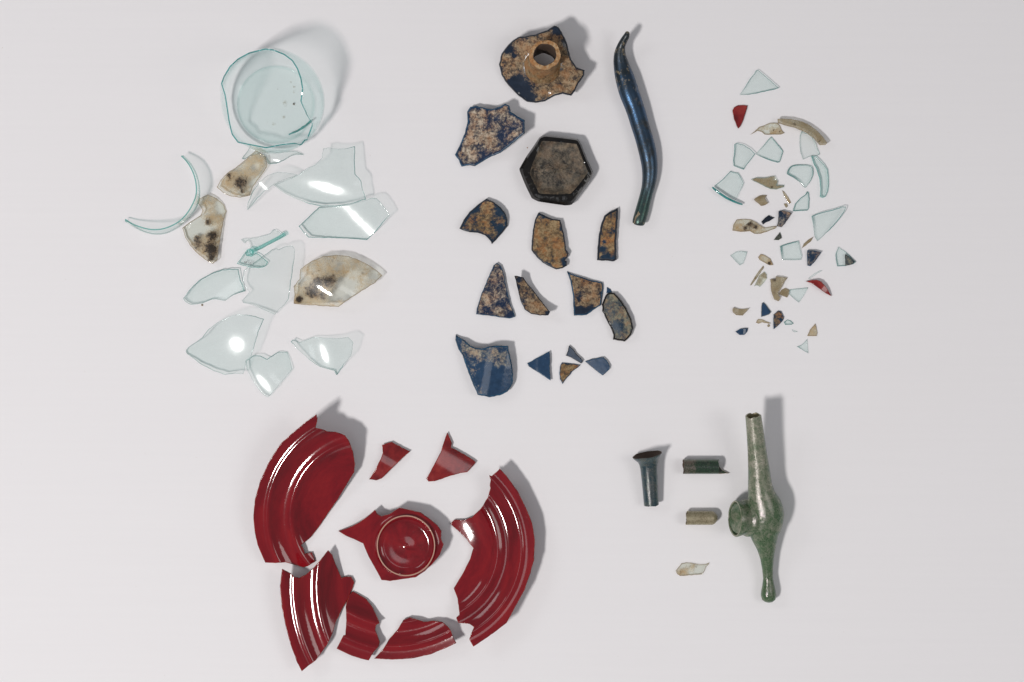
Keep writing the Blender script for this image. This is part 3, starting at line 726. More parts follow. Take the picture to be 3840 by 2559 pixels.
# hexagonal base
hx = empty('hexagonal_bottle_base', 2085, 640, 'black hexagonal bottle base with raised rim and grey-brown crust inside', 'glass fragment', GB)
OUT = px('H', [(775, 485), (845, 360), (915, 260), (975, 170), (1020, 145), (1180, 162), (1350, 185), (1385, 240), (1440, 380), (1505, 520), (1480, 580), (1400, 690), (1290, 835), (1230, 840), (1100, 822), (960, 800), (900, 770), (850, 670), (815, 590)])
INN = px('H', [(862, 525), (905, 400), (990, 190), (1170, 205), (1350, 225), (1405, 370), (1468, 515), (1380, 635), (1288, 738), (1120, 745), (962, 735), (905, 620)])
hc = np.array([1650 + 1150 / 2.6133, 450 + 480 / 2.6133])
def polar_loop(P, n=96):
    P = resample(P, 2); a = np.arctan2(P[:, 1] - hc[1], P[:, 0] - hc[0]); r = np.hypot(*(P - hc).T)
    o = np.argsort(a); a, r = a[o], r[o]; t = np.linspace(-np.pi, np.pi, n, endpoint=False)
    rr = np.interp(t, np.r_[a - 2 * np.pi, a, a + 2 * np.pi], np.r_[r, r, r])
    return np.stack([hc[0] + rr * np.cos(t), hc[1] + rr * np.sin(t)], 1)
O_, I_ = polar_loop(OUT), hc + (polar_loop(INN) - hc) * 0.95
def loops(name, ls, mats, mk, fmat, closed):
    n = len(ls[0][0]); v, f, fmm, at = [], [], [], []
    for (L, z), m in zip(ls, mk):
        for q in L: v.append(W(q[0], q[1], max(0.3, z + rng.normal(0, 0.7)))); at.append(m)
    for i in range(len(ls) - 1):
        for j in range(n):
            j2 = (j + 1) % n; f.append((i * n + j, i * n + j2, (i + 1) * n + j2, (i + 1) * n + j)[::-1]); fmm.append(fmat[i])
    if closed: f.append(tuple((len(ls) - 1) * n + j for j in range(n))[::-1]); fmm.append(fmat[-1])
    av = np.array(at); VV = np.array(v)
    dark = px('H', [(935, 485)])[0]; dw = W(dark[0], dark[1], 40)
    av = av - 0.45 * np.exp(-((VV[:, 0] - dw[0]) ** 2 + (VV[:, 1] - dw[1]) ** 2) / (2 * (24 * S) ** 2))
    return mesh_obj(name, v, f, mats, fmm, {'mask': av}, parent=hx, angle=28)
lerp = lambda a, b, t: a + (b - a) * t
loops('rim', [(lerp(O_, I_, 0.10), 0), (O_, 18), (O_, 44), (lerp(O_, I_, 0.3), 60), (lerp(O_, I_, 0.8), 64), (I_, 63)], [M['black']], [0.1] * 6, [0] * 5, False)
loops('base', [(I_, 62.5), (lerp(I_, hc, 0.05), 60), (lerp(I_, hc, 0.13), 53), (lerp(I_, hc, 0.22), 50)] + [(lerp(I_, hc, q), 49 + 5 * (q - .3)) for q in (.32, .42, .52, .62, .72, .82, .92)],
      [M['blue_x']], [0.85, .85, .8, .66] + [.56, .52, .52, .56, .58, .56, .55], [0] * 11, True)
# rod
rodL = [(203, 1803, 1866), (230, 1785, 1866), (260, 1762, 1850), (320, 1725, 1822), (400, 1700, 1820), (480, 1695, 1845), (560, 1698, 1880), (640, 1710, 1915), (720, 1730, 1940), (800, 1755, 1965), (900, 1800, 2000), (1000, 1835, 2030), (1100, 1865, 2055), (1200, 1900, 2085),
        (1300, 1930, 2110), (1400, 1955, 2130), (1500, 1975, 2137), (1600, 1982, 2132), (1695, 1975, 2110), (1745, 1962, 2098), (1845, 1935, 2070), (1945, 1905, 2050), (2045, 1875, 2020), (2062, 1880, 2008)]
path, rad = [], []
path.append((1650 + 1836 / 2.6133, 50 + 188 / 2.6133, 100)); rad.append(2.0)
path.append((1650 + 1836 / 2.6133, 50 + 192 / 2.6133, 100)); rad.append(8.0)
for i, (y, a, b) in enumerate(rodL):
    xc = 1650 + (a + b) / 2 / 2.6133; yc = 50 + y / 2.6133
    slant = 0.93 if 500 < y < 1300 else (0.9 if y > 1700 else 0.97)
    r = (b - a) / 2 / 2.6133 * (0.80 if y < 330 else slant)
    z = r + 1 + 86 * max(0, 1 - (y - 190) / 420.0) ** 1.6
    path.append((xc, yc, z)); rad.append(r)
path, rad = np.array(path), np.array(rad)
u0 = np.linspace(0, 1, len(path)); u1 = np.linspace(0, 1, 90)
path = np.stack([np.interp(u1, u0, path[:, i]) for i in range(3)], 1); rad = np.interp(u1, u0, rad)
for _ in range(3):
    path[1:-1] = (path[:-2] + 2 * path[1:-1] + path[2:]) / 4; rad[2:-1] = (rad[1:-2] + 2 * rad[2:-1] + rad[3:]) / 4
rod = empty('curved_glass_rod', path[60][0], path[60][1], 'long curved dark blue iridescent glass rod with upturned thin tip', 'glass rod', GB)
tube('shaft', path, rad, M['rod'], seg=36, parent=rod)
shard('broken_end', '', 'H', [(1893, 1018), (1912, 960), (1945, 895), (1975, 940), (2003, 1018), (1950, 1022)], M['stain_edge'], M['stain_edge'], t=3, z0=38, tilt=(90, 6), parent=rod, bev=1.5, grid=5)

shard('blue_shard', 'blue curved shard with orange crust and notched lower edge, below the scalloped shard', 'H',
      [(190, 1065), (230, 980), (290, 900), (370, 830), (455, 772), (520, 800), (590, 855), (640, 910), (660, 970), (660, 1045), (600, 1120), (510, 1218), (490, 1180), (440, 1130), (370, 1105), (290, 1105), (220, 1080)],
      M['blue_o'], NV, t=16, bend=[(-45, -22)], grid=5.5, bev=5, base=0.5, inset=12, inset_k=.45, group=GB, taper=0.7,
      blobs=[(580, 900, 60, -.7), (600, 1060, 60, -.7), (340, 850, 60, -.7), (260, 930, 50, -.6), (520, 1010, 40, -.3), (430, 1000, 100, .2)])
shard('blue_shard', 'rounded blue shard almost wholly covered in orange-brown crust, chipped at lower right', 'H',
      [(965, 905), (1020, 935), (1100, 970), (1175, 980), (1195, 1030), (1215, 1120), (1228, 1200), (1235, 1270), (1262, 1310), (1252, 1345), (1222, 1375), (1246, 1392), (1245, 1430), (1200, 1455), (1140, 1465), (1080, 1440), (1000, 1395), (940, 1335), (895, 1280), (900, 1180), (910, 1080), (930, 980)],
      M['blue_o'], NV, t=20, bend=[(0, -10)], grid=5.5, bev=5, base=0.72, inset=12, inset_k=.5, group=GB, taper=0.7, tilt=(0, 8), blobs=[(990, 950, 50, -.45), (1200, 1060, 40, -.4), (1225, 1400, 45, -.8), (1060, 1420, 40, -.5)])
shard('blue_shard', 'narrow upright blue shard with tan crust and dark right edge, beside the rod end', 'H',
      [(1740, 860), (1748, 900), (1735, 1080), (1728, 1250), (1730, 1370), (1700, 1388), (1620, 1380), (1540, 1375), (1545, 1250), (1558, 1120), (1580, 1020), (1610, 940), (1660, 900), (1700, 885)],
      M['blue_o'], NV, t=22, tilt=(10, 10), grid=5, bev=8, base=0.62, group=GB, taper=0.7,
      blobs=[(1620, 1365, 55, -1.2), (1700, 1370, 40, -1.0), (1610, 1190, 22, -.9), (1590, 1260, 50, -.6), (1730, 1100, 22, -.5), (1730, 1250, 22, -.5), (1735, 950, 22, -.5)])
shard('blue_shard', 'tall triangular blue shard densely flecked with cream and orange crust', 'I',
      [(555, 95), (600, 125), (625, 200), (645, 300), (665, 400), (690, 500), (730, 600), (735, 625), (680, 640), (560, 625), (450, 610), (355, 598), (360, 540), (395, 430), (440, 320), (490, 200), (525, 120)],
      M['blue_b'], BE, t=13, bend=[(0, -10)], grid=5, bev=3, base=0.40, group=GB, blobs=[(450, 560, 60, -.25), (600, 480, 60, -.3), (420, 450, 60, .25), (580, 300, 60, -.1), (690, 610, 50, -.5), (600, 590, 50, .3)])
shard('blue_shard', 'tusk-shaped blue shard with brown and tan crust, long pointed shadow', 'I',
      [(730, 222), (775, 225), (820, 240), (860, 300), (920, 370), (990, 460), (1050, 540), (1080, 575), (1060, 610), (980, 612), (890, 595), (830, 550), (790, 470), (760, 350), (745, 280)],
      M['blue_a'], NV, t=14, bend=[(-50, 26)], tilt=(40, 14), grid=5, bev=3.5, base=0.52, group=GB, blobs=[(775, 260, 30, -.8), (760, 330, 25, -.5), (810, 460, 40, -.4), (960, 520, 90, .3), (1060, 590, 30, -.8)])
shard('blue_shard', 'four-sided blue shard with yellow-brown crust and bright blue lower strip', 'I',
      [(1245, 180), (1300, 205), (1400, 235), (1500, 270), (1590, 285), (1605, 330), (1590, 420), (1575, 510), (1500, 560), (1435, 608), (1370, 610), (1315, 610), (1308, 540), (1300, 400), (1280, 290)],
      M['blue_a'], BE, t=16, bend=[(0, -8)], grid=5, bev=5, base=0.50, group=GB, taper=0.7, blobs=[(1370, 580, 60, -1.1), (1480, 560, 50, -.9), (1590, 400, 30, -.8), (1370, 430, 50, -.35), (1420, 490, 70, .25), (1330, 280, 70, .2)])
shard('blue_shard', 'oblong rounded blue-grey shard with thick black right edge, touching the four-sided shard', 'I',
      [(1640, 392), (1665, 385), (1712, 390), (1760, 440), (1830, 540), (1880, 650), (1898, 740), (1870, 810), (1815, 865), (1750, 858), (1695, 845), (1700, 800), (1670, 730), (1630, 650), (1590, 570), (1588, 500), (1612, 430)],
      M['blue_d'], M['black'], t=26, tilt=(15, 8), bend=[(20, -6)], grid=5, bev=7, base=0.52, group=GB, taper=0.8, blobs=[(1740, 710, 60, -.5), (1650, 580, 50, -.1), (1830, 720, 40, .3), (1770, 600, 40, .2), (1850, 600, 22, -.7)])
shard('blue_shard', 'tiny pale blue chip above the oblong rounded shard', 'I', [(1636, 335), (1668, 350), (1690, 385), (1655, 385), (1630, 392)], M['blue_s'], BE, t=5, bev=1.5, jit=.3, group=GB, base=0)
shard('blue_shard', 'large glossy blue shard with horn at upper left and light crust', 'I',
      [(155, 795), (185, 820), (240, 850), (290, 900), (360, 930), (410, 935), (480, 910), (560, 905), (665, 908), (685, 1000), (705, 1080), (720, 1180), (715, 1280), (660, 1360), (580, 1395), (490, 1412), (400, 1395), (370, 1390), (330, 1300), (270, 1150), (220, 1000), (180, 940), (150, 850)],
      M['blue_s'], BE, t=18, bend=[(-10, -30)], tilt=(20, 12), grid=6, bev=6, base=0.28, group=GB, taper=0.7,
      blobs=[(300, 930, 110, .35), (520, 980, 160, .3), (480, 1200, 110, -.45), (560, 1300, 100, -.4), (620, 1200, 60, -.2), (420, 1280, 60, .12), (660, 1050, 60, .15)])
shard('blue_shard', 'small clean blue triangle pointing left, right of the large horned shard', 'I',
      [(855, 1080), (960, 1022), (1070, 962), (1080, 1000), (1075, 1100), (1085, 1250), (960, 1165), (870, 1110)], M['blue_s'], BE, t=8, tilt=(0, 6), bend=[(0, 6)], grid=5, bev=2.6, base=0.15, group=GB)
shard('blue_shard', 'small dark blue wedge above the tiny orange-crusted shard', 'I',
      [(1265, 905), (1300, 935), (1350, 1000), (1400, 1055), (1385, 1082), (1330, 1050), (1280, 1020), (1232, 1005), (1255, 960)], M['blue_c'], NV, t=9, grid=4, bev=2.4, base=0.0, tilt=(30, 5), group=GB)
shard('blue_shard', 'small blue shard fully covered in orange crust, beneath the dark blue wedge', 'I',
      [(1195, 1072), (1260, 1080), (1380, 1095), (1300, 1160), (1240, 1230), (1200, 1280), (1175, 1235), (1168, 1170), (1175, 1110)], M['blue_o'], BE, t=8, grid=4, bev=2.4, base=0.75, inset=6, inset_k=.5, group=GB)
shard('blue_shard', 'small glossy kite-shaped blue shard, rightmost of the bottom blue row', 'I',
      [(1425, 1060), (1500, 1035), (1600, 1018), (1635, 1050), (1665, 1110), (1660, 1140), (1595, 1200), (1530, 1150), (1470, 1100)], M['blue_s'], BE, t=8, grid=4, bev=2.4, base=0.0, tilt=(10, 4), group=GB, blobs=[(1490, 1080, 60, .2)])

# ------------------------------------------------------------------ red plate
def fit_circle(P):
    A = np.c_[2 * P, np.ones(len(P))]; b = (P ** 2).sum(1)
    s = np.linalg.lstsq(A, b, rcond=None)[0]
    return s[0], s[1], math.sqrt(s[2] + s[0] ** 2 + s[1] ** 2)
PR = np.array([(0, -2), (100, 0), (150, 4), (200, 14), (245, 30), (270, 40), (293, 50), (315, 52), (335, 55), (362, 70), (378, 76), (395, 78), (428, 84), (470, 90)], float)
def prof(r):
    z = sum(np.interp(r + d, PR[:, 0], PR[:, 1]) for d in (-20, -15, -10, -5, 0, 5, 10, 15, 20)) / 9
    return z + 7.0 * np.exp(-((r - 376) / 13) ** 2) + 8.5 * np.exp(-((r - 288) / 15) ** 2) - 4 * np.exp(-((r - 333) / 20) ** 2)
GR = 'red plate pieces'
def plate(label, parts, arc, tiltv, t=12, R=428, **kw):
    pts = np.concatenate([px(c, p) for c, p in parts])
    A = np.concatenate([px(c, p) for c, p in arc]); cx, cy, r0 = fit_circle(A)
    def zf(Q):
        r = np.hypot(Q[:, 0] - cx, Q[:, 1] - cy) + (R - r0)
        return prof(r) * kw.get('depth', 1.0) + tiltv[0] * (Q[:, 0] - cx) + tiltv[1] * (Q[:, 1] - cy)
    print('plate', label[:30], cx, cy, r0)
    return shard('plate_fragment', label, 'X', pts, M['red'], M['rededge'], t=t, zfun=zf, grid=4.2, bev=2.4, jit=0.3, cat='plate fragment', group=GR,
                 origin=((cx - CX) * S, (CY - cy) * S, 0), taper=0.25)
L_out = [(560, 108), (480, 165), (390, 240), (300, 320), (215, 450), (150, 590), (110, 730), (98, 850), (105, 960), (130, 1070), (185, 1197)]
plate('large red plate rim fragment with big white glint, upper left of the red group',
      [('M', L_out + [(260, 1200), (335, 1195), (400, 1212), (465, 1232), (500, 1222), (552, 1190), (530, 1120), (475, 1130), (470, 1100), (450, 1070), (520, 1010), (590, 920), (650, 830), (720, 730), (780, 630), (840, 530), (845, 470), (830, 380), (800, 300), (770, 260), (700, 235), (640, 232), (600, 215), (555, 205), (570, 140)])],
      [('M', L_out)], (0.05, -0.19))
R_out_m = [(1910, 505), (1960, 560), (2040, 670), (2100, 790), (2150, 910), (2168, 1030), (2160, 1180), (2130, 1290), (2090, 1400)]
R_out_n = [(2353, 880), (2230, 975), (2120, 1052), (2025, 1112)]
plate('large red plate rim fragment curving down the right side of the red group',
      [('M', R_out_m), ('N', R_out_n + [(1985, 1040), (2030, 920), (1990, 890), (1880, 880), (1858, 830), (1890, 800), (1870, 640), (1835, 540)]),
       ('M', [(1640, 1270), (1690, 1170), (1715, 1090), (1660, 1020), (1600, 960), (1545, 912), (1575, 880), (1640, 885), (1700, 865), (1770, 800), (1820, 720), (1840, 650), (1835, 630), (1842, 590), (1832, 555), (1850, 560), (1880, 535)])],
      [('M', R_out_m), ('N', R_out_n)], (-0.02, 0.0))
Q6 = [(345, 1355), (290, 1250), (230, 1080), (180, 890), (145, 700), (130, 520), (150, 352)]
plate('red plate rim fragment with broken orange-red nub, lower left of the red group',
      [('N', Q6 + [(200, 375), (245, 405), (270, 430), (320, 438), (380, 410), (450, 350), (530, 260), (600, 168), (640, 210), (670, 290), (700, 360), (735, 440), (780, 425), (830, 430), (860, 480), (845, 530), (825, 580), (800, 640), (740, 740), (680, 870), (640, 1000), (590, 1100), (480, 1250), (410, 1300)])],
      [('N', Q6)], (0.03, -0.06), R=428)
Q7 = [(685, 1133), (760, 1170), (830, 1200), (920, 1230), (1000, 1248)]
plate('narrow red plate rim fragment tucked beside the nubbed fragment, bottom of the red group',
      [('N', [(840, 570), (900, 600), (980, 650), (1040, 730), (1080, 820), (1110, 885), (1070, 900), (1065, 950), (1110, 1070), (1100, 1110), (1050, 1165)] + Q7[::-1] + [(750, 1005), (772, 1000), (780, 860), (775, 720), (800, 620)])],
      [('X', [(1262, 2433), (1300, 2449), (1340, 2463), (1382, 2477), (1140, 2360)])], (0.12, -0.14), R=428)
Q8 = [(1055, 1230), (1240, 1240), (1420, 1230), (1600, 1190), (1750, 1130), (1860, 1078)]
plate('small red plate rim fragment with jagged top, bottom right of the narrow fragment',
      [('N', [(1340, 850), (1400, 825), (1480, 850), (1540, 870), (1640, 858), (1720, 870), (1780, 920), (1808, 965), (1830, 1030)] + Q8[::-1] + [(1140, 1140), (1200, 1040), (1280, 950)])],
      [('N', Q8)], (0.12, -0.13), R=428)
# base with foot ring
FX, FY = 900 + 1220 / 1.96, 1500 + 1072 / 1.96
rb = empty('plate_base_fragment', FX, FY, 'red plate base with round pale-edged foot ring, centre of the red group', 'plate fragment', GR)
def zbase(Q):
    x, y = Q[:, 0] - FX, Q[:, 1] - FY; r = np.hypot(x, y)
    z = np.where(r > 107, 62 - 0.30 * (r - 107) + 10 * np.exp(-((r - 107) / 8) ** 2), 56 + 3 * np.exp(-(r / 6) ** 2) - 1.5 * np.exp(-((r - 40) / 25) ** 2) + 16 * np.clip((r - 82) / 25, 0, 1) ** 2)
    return z + 0.06 * x - 0.03 * y
shard('body', '', 'M', [(722, 965), (800, 940), (870, 905), (940, 855), (992, 808), (1010, 840), (1040, 855), (1100, 840), (1170, 792), (1230, 805), (1330, 828), (1400, 880), (1450, 920), (1482, 965), (1478, 1020), (1497, 1062), (1470, 1140), (1420, 1200), (1360, 1260), (1290, 1305), (1200, 1318), (1100, 1332), (1040, 1325), (1000, 1250), (960, 1180), (930, 1120), (905, 1055), (850, 1030), (780, 1000)],
      M['red'], M['rededge'], t=14, zfun=zbase, grid=4, bev=2.4, jit=.3, parent=rb)
zmin = 62 - 0.30 * 150 - 12
v, f = [], []; nr, ns = 96, 8
zoff = None
ob = [o for o in rb.children][0]
zc = max(vv.co.z for vv in ob.data.vertices) / S
for i in range(nr):
    a = 2 * math.pi * i / nr
    for j in range(ns):
        b = 2 * math.pi * j / ns
        r = 107.5 + 2.6 * math.cos(b)
        x, y = FX + r * math.cos(a), FY + r * 1.04 * math.sin(a)
        v.append(W(x, y, 0.06 * (x - FX) - 0.03 * (y - FY) + zc - 8.5 + 4.5 * math.sin(b)))
for i in range(nr):
    for j in range(ns):
        f.append((i * ns + j, ((i + 1) % nr) * ns + j, ((i + 1) % nr) * ns + (j + 1) % ns, i * ns + (j + 1) % ns))
mesh_obj('foot_ring', v, f, [M['redlip']], parent=rb, angle=80)
shard('red_shard', 'small flat dull red shard, left of the two small shards above the foot ring', 'M',
      [(1045, 332), (1112, 308), (1180, 345), (1250, 378), (1170, 450), (1090, 530), (1040, 580), (1000, 592), (950, 582), (990, 520), (1030, 440), (1048, 390)], M['redflat'], M['rededge'], t=7, bend=[(60, -10)], grid=6, group=GR)
shard('red_shard', 'small red three-pointed shard with dark red chips, right of the two above the foot ring', 'M',
      [(1522, 240), (1545, 285), (1557, 325), (1550, 350), (1610, 380), (1680, 420), (1735, 458), (1700, 500), (1670, 530), (1590, 545), (1500, 575), (1430, 600), (1385, 600), (1370, 580), (1420, 490), (1480, 370), (1500, 300)], M['redflat'], M['rededge'], t=7, bend=[(60, -6)], grid=6, group=GR)

# ------------------------------------------------------------------ small chips, right group
GS = 'tiny glass chips at the right'
def chip(label, crop, pts, mat, edge, **kw):
    kw.setdefault('t', 6); kw.setdefault('bev', 2.4); kw.setdefault('grid', 5); kw.setdefault('jit', 0.3)
    nm = kw.pop('name', 'glass_chip')
    return shard(nm, label, crop, pts, mat, edge, group=GS, cat='glass chip', **kw)
SO = M['stain_olive']
chip('clear triangular chip at the top of the chip group', 'J', [(910, 185), (935, 165), (960, 175), (1060, 260), (1160, 350), (1258, 435), (1180, 460), (1050, 488), (940, 510), (800, 535), (680, 535), (750, 430), (830, 300), (900, 215)], CL, ED, tilt=(40, 5))
chip('dark red drop-shaped chip below the topmost clear triangle', 'J', [(575, 760), (600, 715), (650, 690), (740, 685), (800, 690), (770, 790), (730, 920), (690, 1000), (660, 1028), (640, 990), (600, 890)], M['redflat'], M['rededge'], t=9)
chip('arched brown-stained rim piece with bright streak, top right of the chip group', 'J', [(1240, 890), (1300, 885), (1450, 890), (1600, 925), (1720, 980), (1830, 1070), (1920, 1170), (1970, 1240), (1940, 1270), (1860, 1275), (1780, 1180), (1650, 1080), (1500, 1020), (1350, 980), (1245, 945)],
     SO, SE, t=11, z0=12, bend=[(60, -70)], base=.55, dark=[(1480, 955, 50, .35), (1700, 1080, 60, .3), (1850, 1220, 40, .3)], name='rim_piece', grid=4)
chip('tan-stained pointed chip left of the arched rim piece', 'J', [(835, 1120), (900, 1075), (960, 1010), (1040, 985), (1130, 945), (1240, 948), (1280, 1000), (1300, 1060), (1340, 1095), (1300, 1115), (1180, 1118), (1050, 1118), (1010, 1080), (950, 1060)], ST, SE, base=.30, blobs=[(1080, 1090, 50, -.6)], dark=[(1180, 1050, 18, .5), (1270, 1075, 12, .6)], grid=4)
chip('clear chip with tan upper edge, left of the two meeting at a point', 'J', [(605, 1260), (640, 1240), (740, 1270), (840, 1330), (908, 1400), (860, 1470), (780, 1568), (741, 1635), (690, 1615), (596, 1580), (585, 1500), (600, 1380)], CL, ED, tilt=(45, 6))
chip('clear kite-shaped chip, right of the two meeting at a point', 'J', [(918, 1405), (1000, 1310), (1080, 1220), (1145, 1148), (1190, 1200), (1270, 1290), (1322, 1365), (1300, 1440), (1270, 1525), (1240, 1530), (1100, 1490), (980, 1440)], CL, ED, bev=3)
chip('clear curved chip under the right half of the arched rim piece', 'J', [(1590, 1070), (1650, 1095), (1720, 1110), (1790, 1230), (1860, 1410), (1800, 1440), (1720, 1440), (1610, 1490), (1580, 1390), (1560, 1230), (1570, 1130)], CL2, ED, bend=[(0, -12)])
chip('clear sickle-shaped rim sliver at the right, hanging below the arched rim piece', 'K', [(1540, -60), (1600, -55), (1660, 5), (1725, 70), (1780, 150), (1790, 250), (1795, 370), (1775, 480), (1740, 550), (1700, 560), (1665, 535), (1675, 420), (1660, 280), (1620, 150), (1575, 60)], CL, M['tealsoft'], t=9, bend=[(0, -40)], name='rim_sliver')
chip('clear rounded cobble-shaped chip left of the sickle sliver', 'K', [(1180, 190), (1230, 100), (1320, 72), (1430, 70), (1520, 80), (1560, 130), (1565, 220), (1530, 310), (1470, 390), (1440, 408), (1370, 330), (1290, 270), (1210, 225)], CL, ED, t=9, bev=4.5, smooth=True)
s10 = empty('rim_chip', 2730, 700, 'clear rim chip with bold teal lower edge, leftmost of the chip group', 'glass chip', GS)
shard('body', '', 'K', [(110, 385), (230, 290), (350, 165), (400, 185), (460, 190), (500, 250), (545, 340), (520, 410), (460, 510), (420, 600), (340, 585), (230, 510), (130, 430)], CL, ED, t=6, z0=2, tilt=(-120, 5), grid=5, bev=2.4, jit=.3, parent=s10)
K_ = lambda x, y, z: (*px('K', [(x, y)])[0], z)
tube('rim', [K_(84, 402, 20), K_(130, 446, 22), K_(200, 500, 24), (*px('K', [(290, 560)])[0], 24), K_(400, 612, 22), K_(470, 638, 19), K_(525, 656, 16)], [3, 4, 4.4, 4.4, 4.2, 4, 3], M['teal'], parent=s10, seg=12)
chip('olive-stained leaf chip with little tail, right of the teal-edged rim chip', 'K', [(655, 285), (730, 262), (830, 265), (920, 250), (1000, 232), (1050, 320), (1035, 372), (1140, 370), (1135, 405), (1030, 435), (940, 430), (860, 390), (760, 340), (690, 310)], SO, M['edge'], base=.5, bend=[(20, -8)], blobs=[(1010, 280, 30, -.5)], dark=[(960, 400, 25, .5)], grid=4)
chip('small olive chip with white glint below the leaf chip', 'K', [(695, 580), (760, 535), (820, 515), (885, 520), (860, 560), (880, 610), (905, 640), (860, 665), (800, 680), (760, 640), (720, 610)], SO, SE, base=.6, bend=[(90, -14)], grid=4)
chip('thin tan sliver between the olive chips and the half-oval clear chip', 'K', [(1110, 450), (1140, 470), (1200, 550), (1240, 630), (1215, 650), (1180, 600), (1140, 530)], ST, SE, base=.35, t=4, bev=1.6, grid=4)
chip('tiny tan crumb just left of the half-oval clear chip', 'K', [(1135, 645), (1180, 640), (1195, 680), (1170, 705), (1150, 680)], SO, SE, base=.7, t=4, bev=1.5, grid=3)
chip('clear half-oval chip with flat base, above the long pointed clear triangle', 'K', [(1265, 750), (1300, 650), (1380, 560), (1450, 510), (1475, 465), (1500, 480), (1512, 580), (1505, 710), (1480, 745), (1400, 750), (1300, 757)], CL, ED, bev=3)
chip('small black-blue chip, left of the two dark chips side by side', 'K', [(805, 910), (860, 850), (910, 815), (960, 840), (1000, 850), (940, 890), (860, 930), (830, 950)], NV, NV, t=7, grid=4)
chip('dark blue chip with brown crust, right of the two dark chips side by side', 'K', [(1060, 755), (1130, 745), (1250, 780), (1200, 860), (1140, 950), (1100, 990), (1040, 975), (1055, 880)], M['blue_c'], NV, t=9, base=.4, grid=4, bev=1.8, tilt=(60, 4))
chip('long wavy brown-stained chip under the two dark chips', 'K', [(380, 1040), (390, 960), (440, 880), (560, 868), (650, 880), (720, 910), (800, 970), (850, 1000), (940, 985), (1040, 970), (1010, 1010), (900, 1050), (800, 1085), (700, 1088), (640, 1050), (500, 1060), (460, 1050)], ST, SE, base=.30, bend=[(90, -22)], dark=[(640, 950, 70, .45), (570, 1000, 60, .35), (720, 990, 50, .3)], blobs=[(900, 1030, 60, -.2)], grid=4)
chip('tiny dark green pointed chip below the crusted dark blue chip', 'K', [(985, 1180), (1030, 1120), (1078, 1060), (1105, 1150), (1060, 1180)], M['dktube'], M['dktube'], t=5, bev=1.6, grid=3)
chip('long pointed clear triangle at the right, largest clear chip', 'K', [(1545, 825), (1680, 775), (1880, 725), (2000, 685), (2050, 690), (2020, 770), (1930, 900), (1800, 1040), (1660, 1175), (1630, 1195), (1590, 1130), (1575, 1030), (1560, 920)], CL, ED, t=9, bev=3.4, tilt=(60, 6))
chip('thin ochre sliver at the lower tip of the long clear triangle', 'K', [(1395, 1305), (1430, 1230), (1500, 1170), (1570, 1130), (1530, 1200), (1450, 1265)], SO, SE, base=.6, t=4, bev=1.5, grid=4)
chip('clear square chip beside the blue triangle', 'K', [(1080, 1270), (1200, 1225), (1350, 1192), (1375, 1300), (1400, 1410), (1390, 1470), (1280, 1478), (1110, 1470), (1095, 1380)], CL, ED, t=10, bev=4)
chip('small clear shield-shaped chip with tan left edge, at the left', 'L', [(150, 150), (190, 125), (230, 95), (300, 85), (398, 100), (370, 200), (340, 270), (295, 300), (240, 250), (190, 190)], CL, ED, t=8, bev=3)
chip('small brown-stained bar-shaped chip right of the shield-shaped chip', 'L', [(560, 180), (600, 130), (660, 150), (740, 200), (780, 290), (730, 298), (660, 260), (590, 220)], ST, SE, base=.45, dark=[(720, 270, 30, .5), (640, 190, 30, .35)], grid=4, bev=1.8)
chip('deep blue triangular chip with pale crust, left of two blue chips at the right', 'L', [(1285, 75), (1380, 75), (1490, 100), (1450, 160), (1400, 235), (1330, 308), (1290, 300), (1280, 180)], M['blue_c'], BE, t=9, base=.3, grid=4, bev=1.8, tilt=(60, 4))
s25 = empty('glass_chip', 3175, 965, 'grey clear chip with dark blue wedge inside, rightmost chip of all', 'glass chip', GS)
shard('body', '', 'L', [(1700, 125), (1740, 25), (1830, 85), (1920, 165), (2000, 250), (1960, 280), (1850, 305), (1725, 312), (1705, 220)], CL, ED, t=7, parent=s25, grid=5, bev=2, jit=.3)
shard('blue_wedge', '', 'L', [(1838, 130), (1920, 190), (1985, 250), (1930, 285), (1845, 303), (1842, 220)], M['blue_d'], NV, t=6, z0=8, parent=s25, grid=4, bev=1.8, jit=.3, base=.4)
chip('thin olive sliver leaning beside the layered chip, below the bar-shaped chip', 'L', [(440, 590), (510, 470), (570, 380), (640, 300), (645, 330), (590, 410), (530, 500), (460, 590)], SO, SE, base=.35, t=4, bev=1.5, grid=4)
chip('olive layered leaf chip right of the thin leaning sliver', 'L', [(500, 605), (550, 510), (580, 440), (650, 385), (690, 430), (690, 490), (640, 560), (590, 615), (550, 590)], SO, M['edge'], base=.35, t=5, grid=4, bev=1.8, blobs=[(650, 520, 40, -.5)], dark=[(590, 500, 25, .3)])
chip('brown hook-shaped chip with dark top, touching the pale tan chip', 'L', [(740, 500), (820, 490), (820, 460), (900, 465), (995, 480), (940, 550), (900, 630), (860, 690), (860, 730), (890, 770), (860, 825), (800, 800), (770, 730), (750, 640), (750, 560)], SO, SE, base=.6, t=9, bend=[(0, -14)], grid=4, bev=1.8, dark=[(800, 500, 40, .7), (800, 700, 40, .3), (850, 600, 30, .2)])
chip('pale tan chip between the hook-shaped chip and the clear arrowhead', 'L', [(865, 720), (900, 660), (960, 630), (1018, 660), (1012, 720), (990, 770), (930, 750)], SO, SE, base=.5, grid=4, bev=1.8)
chip('clear arrowhead chip right of the pale tan chip', 'L', [(1022, 655), (1150, 640), (1295, 625), (1240, 730), (1160, 845), (1090, 790), (1018, 722)], CL, ED, t=7, bev=2.8)
chip('bright red curved chip at the right', 'L', [(1260, 530), (1350, 515), (1420, 510), (1490, 535), (1540, 590), (1590, 660), (1640, 750), (1560, 710), (1450, 630), (1350, 560)], M['redflat'], M['rededge'], t=7, bend=[(-40, -10)], z0=3, grid=4, bev=2)
